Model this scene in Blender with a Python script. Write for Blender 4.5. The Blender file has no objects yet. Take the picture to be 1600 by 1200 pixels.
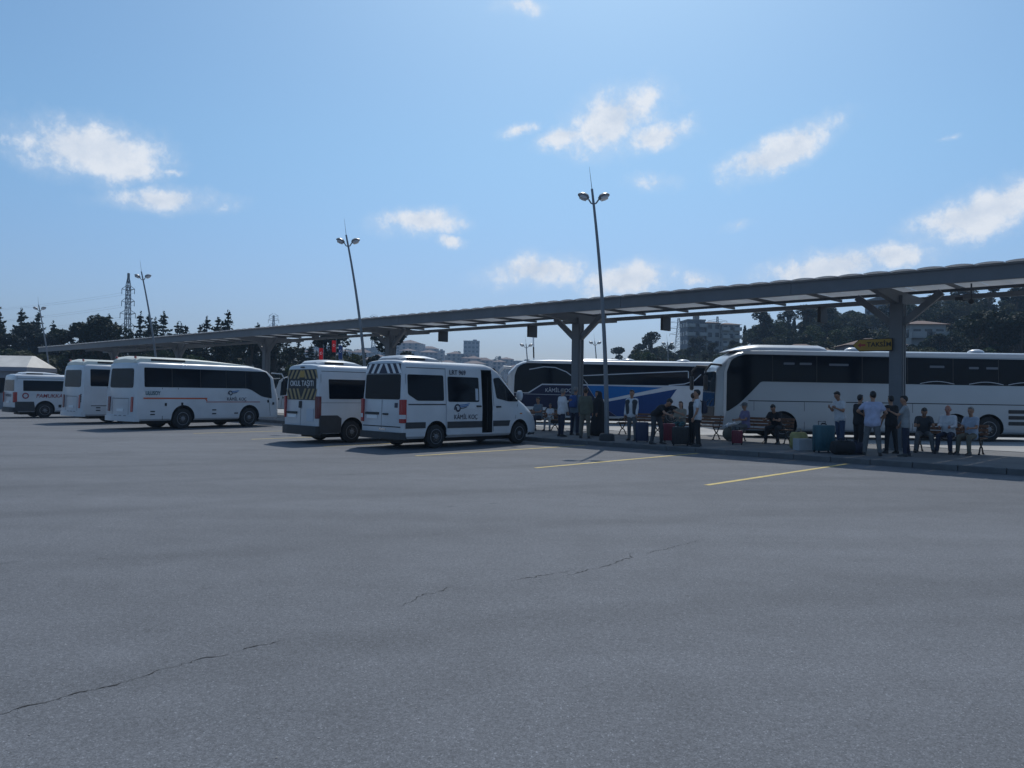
import bpy, bmesh, math, random
from mathutils import Vector, Matrix, Euler, noise
R = math.radians
PI = math.pi
scene = bpy.context.scene
col = scene.collection
random.seed(7)

# ------------------------------------------------------------------ camera, sky, sun, exposure
cd = bpy.data.cameras.new('camera'); cam = bpy.data.objects.new('camera', cd); col.objects.link(cam)
cd.sensor_width = 36.0; cd.lens = 36.0 * 1230 / 1600; cd.clip_end = 6000; cd.clip_start = 0.05
_p = math.atan(14 / 1230.0); _r = math.atan(0.015)
_f = Vector((0, math.cos(_p), math.sin(_p))); _x = Vector((1, 0, 0)); _u = _x.cross(_f)
_x2 = _x * math.cos(_r) + _u * math.sin(_r); _u2 = _u * math.cos(_r) - _x * math.sin(_r)
_m = Matrix((_x2, _u2, -_f)).transposed().to_4x4(); _m.translation = Vector((0, 0, 1.7))
cam.matrix_world = _m
scene.camera = cam

SUN_EL, SUN_AZ = R(52), R(7.2)          # azimuth measured from +Y (view direction) towards +X
sd = Vector((math.sin(SUN_AZ) * math.cos(SUN_EL), math.cos(SUN_AZ) * math.cos(SUN_EL), math.sin(SUN_EL)))
sl = bpy.data.lights.new('sun', 'SUN'); sl.energy = 3.0; sl.angle = R(0.53); sl.color = (1.0, 0.965, 0.91)
so = bpy.data.objects.new('sun', sl); col.objects.link(so)
so.rotation_euler = sd.to_track_quat('Z', 'Y').to_euler()

world = bpy.data.worlds.new('World'); scene.world = world; world.use_nodes = True
SKY_STRENGTH = 0.101
SKY_LOW = (.66, .75, 1.0, 1)      # dimming of the lowest sky, put into its colour as a tint
SKY_TINT = (.75, 1.02, 1.12, 1)
CLOUDS = [(-0.4941, 0.2591, 0.0755, 0.0325, 0, 1), (-0.4583, 0.2437, 0.0333, 0.0173, 0, .9), (-0.4209, 0.2131, 0.0685, 0.0143, -4, .95),
 (-0.1206, 0.2102, 0.0549, 0.0156, -8, .9), (-0.0856, 0.1888, 0.0211, 0.0071, 0, .8), (0.1249, 0.3324, 0.0597, 0.0353, -15, 1),
 (0.1809, 0.3146, 0.0469, 0.0161, -10, .9), (0.0605, 0.3150, 0.0405, 0.0148, -15, .9), (-0.0008, 0.3221, 0.0261, 0.0096, -15, .75),
 (0.3224, 0.2882, 0.0715, 0.0201, -18, 1), (0.1777, 0.2629, 0.0408, 0.0121, 5, .6), (0.0345, 0.1531, 0.0713, 0.0208, -4, .95),
 (0.1396, 0.1430, 0.0570, 0.0222, -4, 1), (0.3848, 0.1524, 0.0939, 0.0193, -6, 1), (0.4526, 0.1605, 0.0451, 0.0158, 0, .95),
 (0.5343, 0.2040, 0.0694, 0.0244, -18, 1), (0.2750, 0.2081, 0.0210, 0.0091, -8, .65), (0.5061, 0.2842, 0.0161, 0.0040, -10, .55),
 (0.0009, 0.4600, 0.0327, 0.0093, 0, .6), (-0.4079, 0.2451, 0.0166, 0.0056, -5, .6), (0.2262, 0.1405, 0.0307, 0.0109, 0, .7)]

def build_world():
    nt = world.node_tree; N = nt.nodes; L = nt.links; N.clear()
    def nd(t, **k):
        n = N.new(t)
        for a, b in k.items(): setattr(n, a, b)
        return n
    def mth(op, a, b=None, c=None, clamp=False):
        n = nd('ShaderNodeMath', operation=op, use_clamp=clamp)
        for i, v in enumerate((a, b, c)):
            if v is None: continue
            if isinstance(v, (int, float)): n.inputs[i].default_value = v
            else: L.new(v, n.inputs[i])
        return n.outputs[0]
    def vm(op, a, b):
        n = nd('ShaderNodeVectorMath', operation=op)
        for i, v in enumerate((a, b)):
            if v is None: continue
            if isinstance(v, tuple): n.inputs[i].default_value = v
            else: L.new(v, n.inputs[i])
        return n
    sky = nd('ShaderNodeTexSky', sky_type='NISHITA', sun_disc=False, sun_elevation=SUN_EL, sun_rotation=SUN_AZ,
             altitude=80, air_density=1.0, dust_density=1.45, ozone_density=3.0)
    tc = nd('ShaderNodeTexCoord'); sep = nd('ShaderNodeSeparateXYZ'); L.new(tc.outputs['Generated'], sep.inputs[0])
    az = mth('ARCTAN2', sep.outputs[0], sep.outputs[1]); el = mth('ARCSINE', sep.outputs[2])
    cv = nd('ShaderNodeCombineXYZ'); L.new(az, cv.inputs[0]); L.new(el, cv.inputs[1])
    warp = nd('ShaderNodeTexNoise'); warp.inputs['Scale'].default_value = 14; warp.inputs['Detail'].default_value = 5
    warp.inputs['Roughness'].default_value = .62
    L.new(tc.outputs['Generated'], warp.inputs['Vector'])
    w2 = vm('SUBTRACT', warp.outputs['Color'], (.5, .5, .5)); w3 = vm('MULTIPLY', w2.outputs[0], (.055, .034, 0))
    pos = vm('ADD', cv.outputs[0], w3.outputs[0]).outputs[0]
    best = None
    for a, e, da, de, tilt, k in CLOUDS:
        mpn = nd('ShaderNodeMapping', vector_type='TEXTURE'); L.new(pos, mpn.inputs[0])
        mpn.inputs['Location'].default_value = (a, e, 0); mpn.inputs['Rotation'].default_value = (0, 0, R(-tilt)); mpn.inputs['Scale'].default_value = (da * 1.08, de * 1.08, 1)
        ln = vm('LENGTH', mpn.outputs[0], None).outputs['Value']
        m = mth('MULTIPLY_ADD', ln, -k, k + (k - 1) * .5)
        best = m if best is None else mth('MAXIMUM', best, m)
    # fair-weather cumulus all round the rest of the sky
    far = nd('ShaderNodeTexNoise'); far.inputs['Scale'].default_value = 3.2; far.inputs['Detail'].default_value = 3
    mp = nd('ShaderNodeMapping'); L.new(tc.outputs['Generated'], mp.inputs[0]); mp.inputs['Scale'].default_value = (1, 1, 2.6)
    mp.inputs['Location'].default_value = (3.1, .4, 1.7)
    L.new(mp.outputs[0], far.inputs['Vector'])
    infront = mth('LESS_THAN', mth('ABSOLUTE', az), .75)
    fm = mth('MULTIPLY', mth('SUBTRACT', far.outputs['Fac'], .64), 5.0)
    fm = mth('SUBTRACT', fm, mth('MULTIPLY', infront, 5.0))
    best = mth('MAXIMUM', best, fm)
    puff = nd('ShaderNodeTexNoise'); puff.inputs['Scale'].default_value = 27; puff.inputs['Detail'].default_value = 9
    puff.inputs['Roughness'].default_value = .66
    L.new(tc.outputs['Generated'], puff.inputs['Vector'])
    d = mth('ADD', mth('MULTIPLY_ADD', best, 1.4, .24), mth('MULTIPLY', mth('SUBTRACT', puff.outputs['Fac'], .5), 3.0))
    mr = nd('ShaderNodeMapRange', interpolation_type='SMOOTHSTEP'); L.new(d, mr.inputs[0])
    mr.inputs[1].default_value = 0.05; mr.inputs[2].default_value = 1.15
    soft = nd('ShaderNodeMapRange', interpolation_type='SMOOTHSTEP'); L.new(mth('MULTIPLY_ADD', puff.outputs['Fac'], 1.6, mth('MULTIPLY_ADD', best, 1.2, -.8)), soft.inputs[0])
    soft.inputs[1].default_value = -.5; soft.inputs[2].default_value = 1.3
    alpha = mth('MAXIMUM', mth('MULTIPLY', mr.outputs[0], .93), mth('MULTIPLY', soft.outputs[0], .62))
    shade = nd('ShaderNodeMapRange'); L.new(mth('ADD', best, mth('MULTIPLY', mth('SUBTRACT', puff.outputs['Fac'], .5), -3.2)), shade.inputs[0])
    shade.inputs[1].default_value = 1.25; shade.inputs[2].default_value = .2
    cc = nd('ShaderNodeMix', data_type='RGBA'); L.new(shade.outputs[0], cc.inputs['Factor'])  # cloud shading put into the colour: greyer cores, whiter edges
    k = .10 / SKY_STRENGTH
    cc.inputs['A'].default_value = (6.3 * k, 7.1 * k, 8.3 * k, 1); cc.inputs['B'].default_value = (8.3 * k, 8.7 * k, 9.3 * k, 1)
    mx = nd('ShaderNodeMix', data_type='RGBA'); L.new(alpha, mx.inputs['Factor'])
    tn = nd('ShaderNodeMix', data_type='RGBA', blend_type='MULTIPLY'); tn.inputs['Factor'].default_value = 1; 
    hr = nd('ShaderNodeMapRange', interpolation_type='SMOOTHSTEP'); L.new(el, hr.inputs[0]); hr.inputs[1].default_value = 0; hr.inputs[2].default_value = .32
    hc_ = nd('ShaderNodeMix', data_type='RGBA'); L.new(hr.outputs[0], hc_.inputs['Factor']); hc_.inputs['A'].default_value = SKY_LOW; hc_.inputs['B'].default_value = SKY_TINT
    L.new(hc_.outputs['Result'], tn.inputs['B'])
    L.new(sky.outputs[0], tn.inputs['A']); L.new(tn.outputs['Result'], mx.inputs['A']); L.new(cc.outputs['Result'], mx.inputs['B'])
    bg = nd('ShaderNodeBackground'); bg.inputs['Strength'].default_value = SKY_STRENGTH
    L.new(mx.outputs['Result'], bg.inputs['Color'])
    out = nd('ShaderNodeOutputWorld'); L.new(bg.outputs[0], out.inputs[0])
build_world()
vs = scene.view_settings
vs.view_transform = 'Standard'; vs.look = 'None'; vs.exposure = 0.0; vs.gamma = 1.0; vs.use_curve_mapping = False
scene.cycles.max_bounces = 6; scene.cycles.transparent_max_bounces = 12; scene.cycles.volume_bounces = 0
scene.cycles.use_denoising = True

# ------------------------------------------------------------------ frames
NX, NY = 0.682, 0.7314          # direction across the platform (away from the camera)
UX, UY = -0.7314, 0.682         # direction along the platform (to the left and away)
def W(p, a, z=0.0): return Vector((NX * p + UX * a, NY * p + UY * a, z))
HEAD_N = math.degrees(math.atan2(NY, NX))
HEAD_U = math.degrees(math.atan2(UY, UX))

# ------------------------------------------------------------------ materials
MATS = {}
def mat(name, c, rough=.6, metal=0, var=0.0, vscale=3.0, bump=0.0, bscale=40.0, coat=0.0, spec=.5, transl=0.0, detail=4, c2=None):
    if name in MATS: return MATS[name]
    m = bpy.data.materials.new(name); m.use_nodes = True; MATS[name] = m
    nt = m.node_tree; N = nt.nodes; L = nt.links; b = N['Principled BSDF']
    b.inputs['Base Color'].default_value = (*c, 1); b.inputs['Roughness'].default_value = rough
    b.inputs['Metallic'].default_value = metal; b.inputs['Coat Weight'].default_value = coat
    b.inputs['Specular IOR Level'].default_value = spec
    if var or bump:
        tc = N.new('ShaderNodeTexCoord')
    if var:
        n = N.new('ShaderNodeTexNoise'); n.inputs['Scale'].default_value = vscale; n.inputs['Detail'].default_value = detail
        L.new(tc.outputs['Object'], n.inputs['Vector'])
        mx = N.new('ShaderNodeMix'); mx.data_type = 'RGBA'
        lo = c2 if c2 else tuple(max(0, v * (1 - var)) for v in c); hi = tuple(v * (1 + var * .5) for v in c)
        mx.inputs['A'].default_value = (*lo, 1); mx.inputs['B'].default_value = (*hi, 1)
        rp = N.new('ShaderNodeMapRange'); rp.inputs[1].default_value = .3; rp.inputs[2].default_value = .7
        L.new(n.outputs['Fac'], rp.inputs[0]); L.new(rp.outputs[0], mx.inputs['Factor'])
        L.new(mx.outputs['Result'], b.inputs['Base Color'])
        r2 = N.new('ShaderNodeMapRange'); r2.inputs[3].default_value = max(0, rough - .08); r2.inputs[4].default_value = min(1, rough + .08)
        L.new(n.outputs['Fac'], r2.inputs[0]); L.new(r2.outputs[0], b.inputs['Roughness'])
    if bump:
        n = N.new('ShaderNodeTexNoise'); n.inputs['Scale'].default_value = bscale; n.inputs['Detail'].default_value = 5
        L.new(tc.outputs['Object'], n.inputs['Vector'])
        bp = N.new('ShaderNodeBump'); bp.inputs['Strength'].default_value = bump; bp.inputs['Distance'].default_value = .02
        L.new(n.outputs['Fac'], bp.inputs['Height']); L.new(bp.outputs[0], b.inputs['Normal'])
    if transl:
        t = N.new('ShaderNodeBsdfTranslucent'); t.inputs['Color'].default_value = (*c, 1)
        ms = N.new('ShaderNodeMixShader'); ms.inputs[0].default_value = transl
        L.new(b.outputs[0], ms.inputs[1]); L.new(t.outputs[0], ms.inputs[2])
        L.new(ms.outputs[0], N['Material Output'].inputs['Surface'])
    return m

WHITE = mat('white_paint', (.56, .58, .605), .32, var=.09, vscale=1.3, coat=.3)
CREAM = mat('cream_roof_paint', (.70, .70, .62), .4, var=.06, vscale=1.2, coat=.1)
SILVER = mat('silver_paint', (.42, .44, .47), .35, .3, var=.05, coat=.3)
COACHSIL = mat('coach_silver_grey_paint', (.37, .40, .43), .32, .15, var=.05, vscale=.8, coat=.4)
NAVY = mat('navy_paint', (.012, .017, .05), .35, var=.1, spec=.2)
BLUE = mat('bright_blue_paint', (.005, .12, .36), .35, var=.08, spec=.2)
DBLUE = mat('deep_blue_paint', (.006, .045, .17), .35, var=.08, spec=.2)
PALE = mat('pale_decal', (.45, .50, .56), .45)
GLASS = mat('tinted_glass', (.0035, .006, .0115), .07, var=.2, vscale=2.0, spec=.15)
CGLASS = mat('clear_dark_glass', (.02, .035, .05), .05, spec=.5)
BLACK = mat('black_plastic', (.018, .019, .021), .6, var=.25, vscale=6)
GAP = mat('panel_gap', (.02, .022, .025), .8)
DGREY = mat('dark_grey_plastic', (.035, .037, .041), .6, var=.2, vscale=5)
RUBBER = mat('tyre_rubber', (.018, .018, .019), .85, bump=.2, bscale=30)
RIM = mat('wheel_steel', (.19, .20, .22), .42, .5, var=.2, vscale=8)
REDL = mat('red_lens', (.32, .012, .014), .25, coat=.5)
DRED = mat('dark_red_lens', (.12, .010, .016), .3, coat=.4)
AMBER = mat('amber_lens', (.55, .18, .03), .3, coat=.4)
CLEARL = mat('clear_lens', (.55, .57, .6), .2, coat=.5)
CHROME = mat('chrome', (.65, .66, .68), .2, 1.0)
ORANGE = mat('orange_stripe', (.52, .085, .02), .4)
REDST = mat('dark_red_stripe', (.33, .035, .03), .4)
INK = mat('navy_ink', (.014, .018, .045), .5)
SKYBLUE = mat('light_blue_ink', (.05, .16, .38), .5)
REDINK = mat('wine_red_ink', (.24, .018, .03), .5)
WHITEINK = mat('white_ink', (.72, .74, .76), .5)
YELLOWST = mat('yellow_reflective', (.29, .215, .095), .5)
INTERIOR = mat('dark_interior', (.03, .031, .034), .8, var=.3)
STEEL = mat('painted_grey_steel', (.135, .15, .17), .5, var=.12, vscale=2, bump=.05)
STEELD = mat('dark_grey_steel', (.075, .085, .10), .5, var=.15, vscale=2)
GALV = mat('galvanised_pole', (.20, .215, .235), .5, .35, var=.15, vscale=2)
PANELR = mat('polycarbonate_sheet', (.72, .74, .76), .35, var=.08, vscale=1.0, transl=.42)
LAMPM = mat('lamp_housing', (.22, .235, .26), .4, .3, var=.1)
LAMPG = mat('lamp_glass', (.50, .53, .57), .2, coat=.4)
KERB = mat('kerb_concrete', (.13, .132, .136), .85, var=.25, vscale=3, bump=.3, bscale=60)
SIGNY = mat('sign_yellow', (.36, .22, .025), .45, var=.08)
LINEY = mat('yellow_road_paint', (.52, .40, .13), .75, var=.35, vscale=9, bump=.15)
CRACKM = mat('crack_dark', (.035, .035, .037), .95)  # even dark grey of the crack strips
WOOD = mat('bench_wood', (.17, .075, .035), .6, var=.35, vscale=7, bump=.15)
IRON = mat('cast_iron', (.022, .023, .025), .5, .4)
SKIN = mat('skin_tan', (.36, .19, .12), .55, var=.06)
SKIN2 = mat('skin_fair', (.46, .27, .19), .55, var=.06)
SKIN3 = mat('skin_ruddy', (.42, .19, .14), .55, var=.06)
HAIRB = mat('hair_black', (.012, .011, .011), .5, var=.3, vscale=30)
HAIRBR = mat('hair_brown', (.055, .03, .018), .5, var=.3, vscale=30)
HAIRG = mat('hair_grey', (.18, .175, .17), .55, var=.3, vscale=30)
EYEM = mat('eye_dark', (.02, .015, .012), .3)
LIP = mat('lip', (.28, .10, .09), .5)
def cloth(name, c): return mat('cloth_' + name, c, .85, var=.22, vscale=7, bump=.35, bscale=18)
C_WHITE = cloth('white', (.62, .63, .66)); C_LILAC = cloth('lilac', (.42, .44, .58)); C_BLACK = cloth('black', (.016, .016, .019))
C_NAVY = cloth('navy', (.022, .028, .055)); C_GREY = cloth('grey', (.13, .135, .14)); C_DGREY = cloth('dark_grey', (.055, .058, .065))
C_OLIVE = cloth('olive', (.11, .115, .085)); C_BLUEG = cloth('blue_grey', (.15, .19, .23)); C_JEAN = cloth('denim', (.045, .075, .14))
C_KHAKI = cloth('khaki', (.14, .13, .10)); C_LBLUE = cloth('light_blue', (.36, .42, .52)); C_PURP = cloth('purple_check', (.20, .18, .30))
C_BLUE = cloth('royal_blue', (.03, .08, .24)); C_RED = cloth('red', (.30, .03, .05)); C_TEAL = cloth('teal', (.035, .12, .14))
C_WINE = cloth('wine_red', (.17, .018, .035)); C_SAND = cloth('sand', (.30, .27, .22)); C_LGREY = cloth('light_grey', (.30, .31, .32))
SHOE = mat('shoe_black', (.02, .02, .022), .5); SHOEW = mat('shoe_white', (.5, .5, .5), .6)

# ------------------------------------------------------------------ mesh helpers
class MB:
    def __init__(s): s.v = []; s.f = []; s.m = []
    def add(s, vs, fs, mi=0):
        o = len(s.v); s.v += [tuple(v) for v in vs]; s.f += [tuple(i + o for i in f) for f in fs]; s.m += [mi] * len(fs); return s
    def box(s, c, size, rot=None, mi=0):
        x, y, z = (d / 2 for d in size)
        vs = [Vector(p) for p in ((-x, -y, -z), (x, -y, -z), (x, y, -z), (-x, y, -z), (-x, -y, z), (x, -y, z), (x, y, z), (-x, y, z))]
        if rot is not None: vs = [rot @ v for v in vs]
        c = Vector(c)
        return s.add([v + c for v in vs], [(0, 3, 2, 1), (4, 5, 6, 7), (0, 1, 5, 4), (1, 2, 6, 5), (2, 3, 7, 6), (3, 0, 4, 7)], mi)
    def bar(s, p0, p1, w, h, up=(0, 0, 1), mi=0):
        p0, p1 = Vector(p0), Vector(p1); d = p1 - p0; L = d.length; d.normalize(); up = Vector(up)
        if abs(d.dot(up)) > .98: up = Vector((1, 0, 0))
        y = up.cross(d).normalized(); z = d.cross(y)
        return s.box((p0 + p1) / 2, (L, w, h), Matrix((d, y, z)).transposed(), mi)
    def tube(s, pts, rad, seg=8, caps=True, mi=0):
        pts = [Vector(p) for p in pts]; n = len(pts)
        rads = rad if isinstance(rad, (list, tuple)) else [rad] * n
        o = []; ref = None
        for i, p in enumerate(pts):
            t = (pts[min(i + 1, n - 1)] - pts[max(i - 1, 0)]).normalized()
            if ref is None:
                ref = Vector((0, 0, 1)) if abs(t.z) < .9 else Vector((1, 0, 0))
            a = t.cross(ref).normalized(); b = t.cross(a); ref = b.cross(t) if False else ref
            for k in range(seg):
                an = 2 * PI * k / seg; o.append(p + (a * math.cos(an) + b * math.sin(an)) * rads[i])
        fs = []
        for i in range(n - 1):
            for k in range(seg):
                k2 = (k + 1) % seg; fs.append((i * seg + k, i * seg + k2, (i + 1) * seg + k2, (i + 1) * seg + k))
        if caps:
            fs.append(tuple(reversed(range(seg)))); fs.append(tuple((n - 1) * seg + k for k in range(seg)))
        fs = [tuple(reversed(f)) for f in fs]
        return s.add(o, fs, mi)
    def ell(s, c, r, rot=None, su=12, sv=8, mi=0):
        c = Vector(c); vs = []; fs = []
        if isinstance(r, (int, float)): r = (r, r, r)
        def P(a, b):
            v = Vector((r[0] * math.sin(a) * math.cos(b), r[1] * math.sin(a) * math.sin(b), r[2] * math.cos(a)))
            return (rot @ v if rot is not None else v) + c
        vs.append(P(0, 0))
        for i in range(1, sv):
            for k in range(su): vs.append(P(PI * i / sv, 2 * PI * k / su))
        vs.append(P(PI, 0))
        for k in range(su): fs.append((0, 1 + k, 1 + (k + 1) % su))
        for i in range(sv - 2):
            for k in range(su):
                a = 1 + i * su; fs.append((a + k, a + su + k, a + su + (k + 1) % su, a + (k + 1) % su))
        e = len(vs) - 1; a = 1 + (sv - 2) * su
        for k in range(su): fs.append((a + k, e, a + (k + 1) % su))
        return s.add(vs, fs, mi)
    def cap(s, p0, p1, r0, r1, seg=10):
        p0, p1 = Vector(p0), Vector(p1)
        s.tube([p0, p1], [r0, r1], seg); s.ell(p0, r0, su=seg, sv=6); return s.ell(p1, r1, su=seg, sv=6)
    def lathe(s, prof, axis='Y', c=(0, 0, 0), seg=24, mi=0):
        vs = []; fs = []; c = Vector(c)
        for h, r in prof:
            for k in range(seg):
                a = 2 * PI * k / seg
                v = {'Y': (r * math.cos(a), h, r * math.sin(a)), 'Z': (r * math.cos(a), r * math.sin(a), h), 'X': (h, r * math.cos(a), r * math.sin(a))}[axis]
                vs.append(Vector(v) + c)
        for i in range(len(prof) - 1):
            for k in range(seg): fs.append((i * seg + k, i * seg + (k + 1) % seg, (i + 1) * seg + (k + 1) % seg, (i + 1) * seg + k))
        fs.append(tuple(range(seg))[::-1]); fs.append(tuple((len(prof) - 1) * seg + k for k in range(seg)))
        return s.add(vs, fs, mi)
    def loft(s, secs, mi=0):
        n = len(secs[0]); o = [p for q in secs for p in q]; fs = []
        for i in range(len(secs) - 1):
            for k in range(n): fs.append((i * n + k, i * n + (k + 1) % n, (i + 1) * n + (k + 1) % n, (i + 1) * n + k))
        fs.append(tuple(reversed(range(n)))); fs.append(tuple((len(secs) - 1) * n + k for k in range(n)))
        return s.add(o, fs, mi)
    def prism(s, poly, f, o0, o1, mi=0):
        n = len(poly)
        vs = [f(a, b, o1) for a, b in poly] + [f(a, b, o0) for a, b in poly]
        fs = [tuple(range(n)), tuple(reversed(range(n, 2 * n)))] + [(i, i + n, (i + 1) % n + n, (i + 1) % n) for i in range(n)]
        return s.add(vs, fs, mi)
    def mesh(s, name, fix=True):
        me = bpy.data.meshes.new(name); me.from_pydata([tuple(v) for v in s.v], [], s.f)
        if any(s.m): me.polygons.foreach_set('material_index', s.m)
        if fix:
            bm = bmesh.new(); bm.from_mesh(me); bmesh.ops.recalc_face_normals(bm, faces=bm.faces); bm.to_mesh(me); bm.free()
        return me
    def build(s, name, m, parent=None, smooth=False, bevel=0, loc=None):
        me = s.mesh(name)
        return link(name, me, m, parent, smooth, bevel, loc)

def link(name, me, m, parent=None, smooth=False, bevel=0, loc=None):
    ms = m if isinstance(m, (list, tuple)) else [m]
    if not me.materials:
        for q in ms: me.materials.append(q)
    if smooth:
        me.polygons.foreach_set('use_smooth', [True] * len(me.polygons))
        if smooth != 2:
            try: me.set_sharp_from_angle(angle=R(38))
            except Exception: pass
    o = bpy.data.objects.new(name, me); col.objects.link(o)
    if parent: o.parent = parent
    if loc is not None: o.location = loc
    if bevel:
        b = o.modifiers.new('bevel', 'BEVEL'); b.width = bevel; b.segments = 2; b.limit_method = 'ANGLE'
    return o
def tag(o, label=None, cat=None, group=None, kind=None):
    if label: o['label'] = label
    if cat: o['category'] = cat
    if group: o['group'] = group
    if kind: o['kind'] = kind
    return o
def empty(name, loc=(0, 0, 0), rz=0.0, label=None, cat=None, group=None):
    o = bpy.data.objects.new(name, None); col.objects.link(o); o.location = loc; o.rotation_euler = (0, 0, R(rz)); o.empty_display_size = .2
    return tag(o, label, cat, group)
def copy_tree(o, parent=None):
    c = o.copy(); col.objects.link(c); c.parent = parent
    for ch in list(o.children): copy_tree(ch, c)
    return c
def evalmesh(o):
    dg = bpy.context.evaluated_depsgraph_get(); dg.update()
    return bpy.data.meshes.new_from_object(o.evaluated_get(dg), depsgraph=dg)
def rpoly(pts, r, seg=3):
    out = []; n = len(pts)
    rs = r if isinstance(r, (list, tuple)) else [r] * n
    for i in range(n):
        p = Vector(pts[i]); a = Vector(pts[i - 1]); b = Vector(pts[(i + 1) % n]); rr = rs[i]
        if rr <= 0: out.append(tuple(p)); continue
        da = (a - p); db = (b - p); t = min(rr, da.length * .45, db.length * .45)
        p0 = p + da.normalized() * t; p1 = p + db.normalized() * t
        for k in range(seg + 1):
            q = k / seg; out.append(tuple(p0 * (1 - q) ** 2 + p * 2 * q * (1 - q) + p1 * q * q))
    return out
def text(body, size, loc, rot, m, parent, name='lettering', sx=1.0, shear=0.0, off=0.0, align='CENTER'):
    cu = bpy.data.curves.new(name, 'FONT'); cu.body = body; cu.size = size; cu.extrude = .002; cu.align_x = align; cu.align_y = 'CENTER'
    cu.shear = shear; cu.offset = off; cu.resolution_u = 3
    cu.materials.append(m); o = bpy.data.objects.new(name, cu); col.objects.link(o); o.parent = parent
    me = evalmesh(o); bpy.data.objects.remove(o); me.materials.clear(); me.materials.append(m)
    o = bpy.data.objects.new(name, me); col.objects.link(o); o.parent = parent
    o.location = loc; o.rotation_euler = rot; o.scale = (sx, 1, 1)
    return o
ROT_RIGHT, ROT_LEFT, ROT_REAR = (R(90), 0, 0), (R(90), 0, R(180)), (R(90), 0, R(-90))

# ------------------------------------------------------------------ ground
def asphalt_material():
    m = bpy.data.materials.new('asphalt'); m.use_nodes = True; nt = m.node_tree; N = nt.nodes; L = nt.links; b = N['Principled BSDF']
    tc = N.new('ShaderNodeTexCoord')
    def noi(scale, detail=4, rough=.5, vec=None, sc=None):
        n = N.new('ShaderNodeTexNoise'); n.inputs['Scale'].default_value = scale; n.inputs['Detail'].default_value = detail; n.inputs['Roughness'].default_value = rough
        if sc:
            mp = N.new('ShaderNodeMapping'); mp.inputs['Scale'].default_value = sc; mp.inputs['Rotation'].default_value = (0, 0, R(25)); L.new(tc.outputs['Object'], mp.inputs[0]); L.new(mp.outputs[0], n.inputs['Vector'])
        else: L.new(tc.outputs['Object'], n.inputs['Vector'])
        return n.outputs['Fac']
    def rng(x, a, bb, lo, hi):
        r = N.new('ShaderNodeMapRange'); L.new(x, r.inputs[0])
        for i, v in enumerate((a, bb, lo, hi)): r.inputs[i + 1].default_value = v
        return r.outputs[0]
    def mul(x, y):
        q = N.new('ShaderNodeMath'); q.operation = 'MULTIPLY'; L.new(x, q.inputs[0]); L.new(y, q.inputs[1]); return q.outputs[0]
    big = rng(noi(.11, 5, .6), .3, .7, .88, 1.10)
    streak = rng(noi(.5, 4, .55, sc=(.12, 1.6, 1)), .35, .7, .90, 1.07)
    mid = rng(noi(1.7, 6, .65), .3, .7, .92, 1.07)
    fine = rng(noi(30, 4, .8), .25, .75, .70, 1.30)
    grain = rng(noi(190, 2, .6), .25, .75, .75, 1.25)
    stain = rng(noi(.42, 3, .5), .60, .74, 1.0, .84)
    spots = rng(noi(2.6, 2, .4), .70, .78, 1.0, .80)
    wv = N.new('ShaderNodeTexWave'); wv.inputs['Scale'].default_value = .09; wv.inputs['Distortion'].default_value = 5.0; wv.inputs['Detail'].default_value = 3; wv.inputs['Detail Scale'].default_value = .5
    mpw = N.new('ShaderNodeMapping'); mpw.inputs['Rotation'].default_value = (0, 0, R(66)); L.new(tc.outputs['Object'], mpw.inputs[0]); L.new(mpw.outputs[0], wv.inputs['Vector'])
    tyre = rng(wv.outputs['Fac'], .90, 1.0, 1.0, .91)
    stain = mul(mul(stain, spots), tyre)
    vs_ = N.new('ShaderNodeTexVoronoi'); vs_.inputs['Scale'].default_value = 130; L.new(tc.outputs['Object'], vs_.inputs['Vector'])
    sc_ = N.new('ShaderNodeSeparateColor'); L.new(vs_.outputs['Color'], sc_.inputs[0])
    stone = rng(sc_.outputs[0], 0, 1, .74, 1.26); chip = rng(sc_.outputs[1], .93, .97, 1.0, 1.55)
    v = mul(mul(mul(mul(big, streak), mul(mid, stain)), mul(fine, grain)), mul(stone, chip))
    cr = N.new('ShaderNodeMix'); cr.data_type = 'RGBA'; cr.blend_type = 'MULTIPLY'; cr.inputs['Factor'].default_value = 1
    cr.inputs['A'].default_value = (.121, .129, .144, 1)
    cv = N.new('ShaderNodeCombineColor'); [L.new(v, cv.inputs[i]) for i in range(3)]
    L.new(cv.outputs[0], cr.inputs['B']); L.new(cr.outputs['Result'], b.inputs['Base Color'])
    b.inputs['Roughness'].default_value = .88; b.inputs['Specular IOR Level'].default_value = .3
    vo = N.new('ShaderNodeTexVoronoi'); vo.inputs['Scale'].default_value = 150; L.new(tc.outputs['Object'], vo.inputs['Vector'])
    bp = N.new('ShaderNodeBump'); bp.inputs['Strength'].default_value = .22; bp.inputs['Distance'].default_value = .004
    L.new(vo.outputs['Distance'], bp.inputs['Height']); L.new(bp.outputs[0], b.inputs['Normal'])
    return m
ASPHALT = asphalt_material()
g = MB().add([(-3500, -400, 0), (3500, -400, 0), (3500, 4500, 0), (-3500, 4500, 0)], [(0, 1, 2, 3)]).build('ground', ASPHALT)
tag(g, 'grey worn asphalt of the bus station yard', kind='structure')

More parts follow.
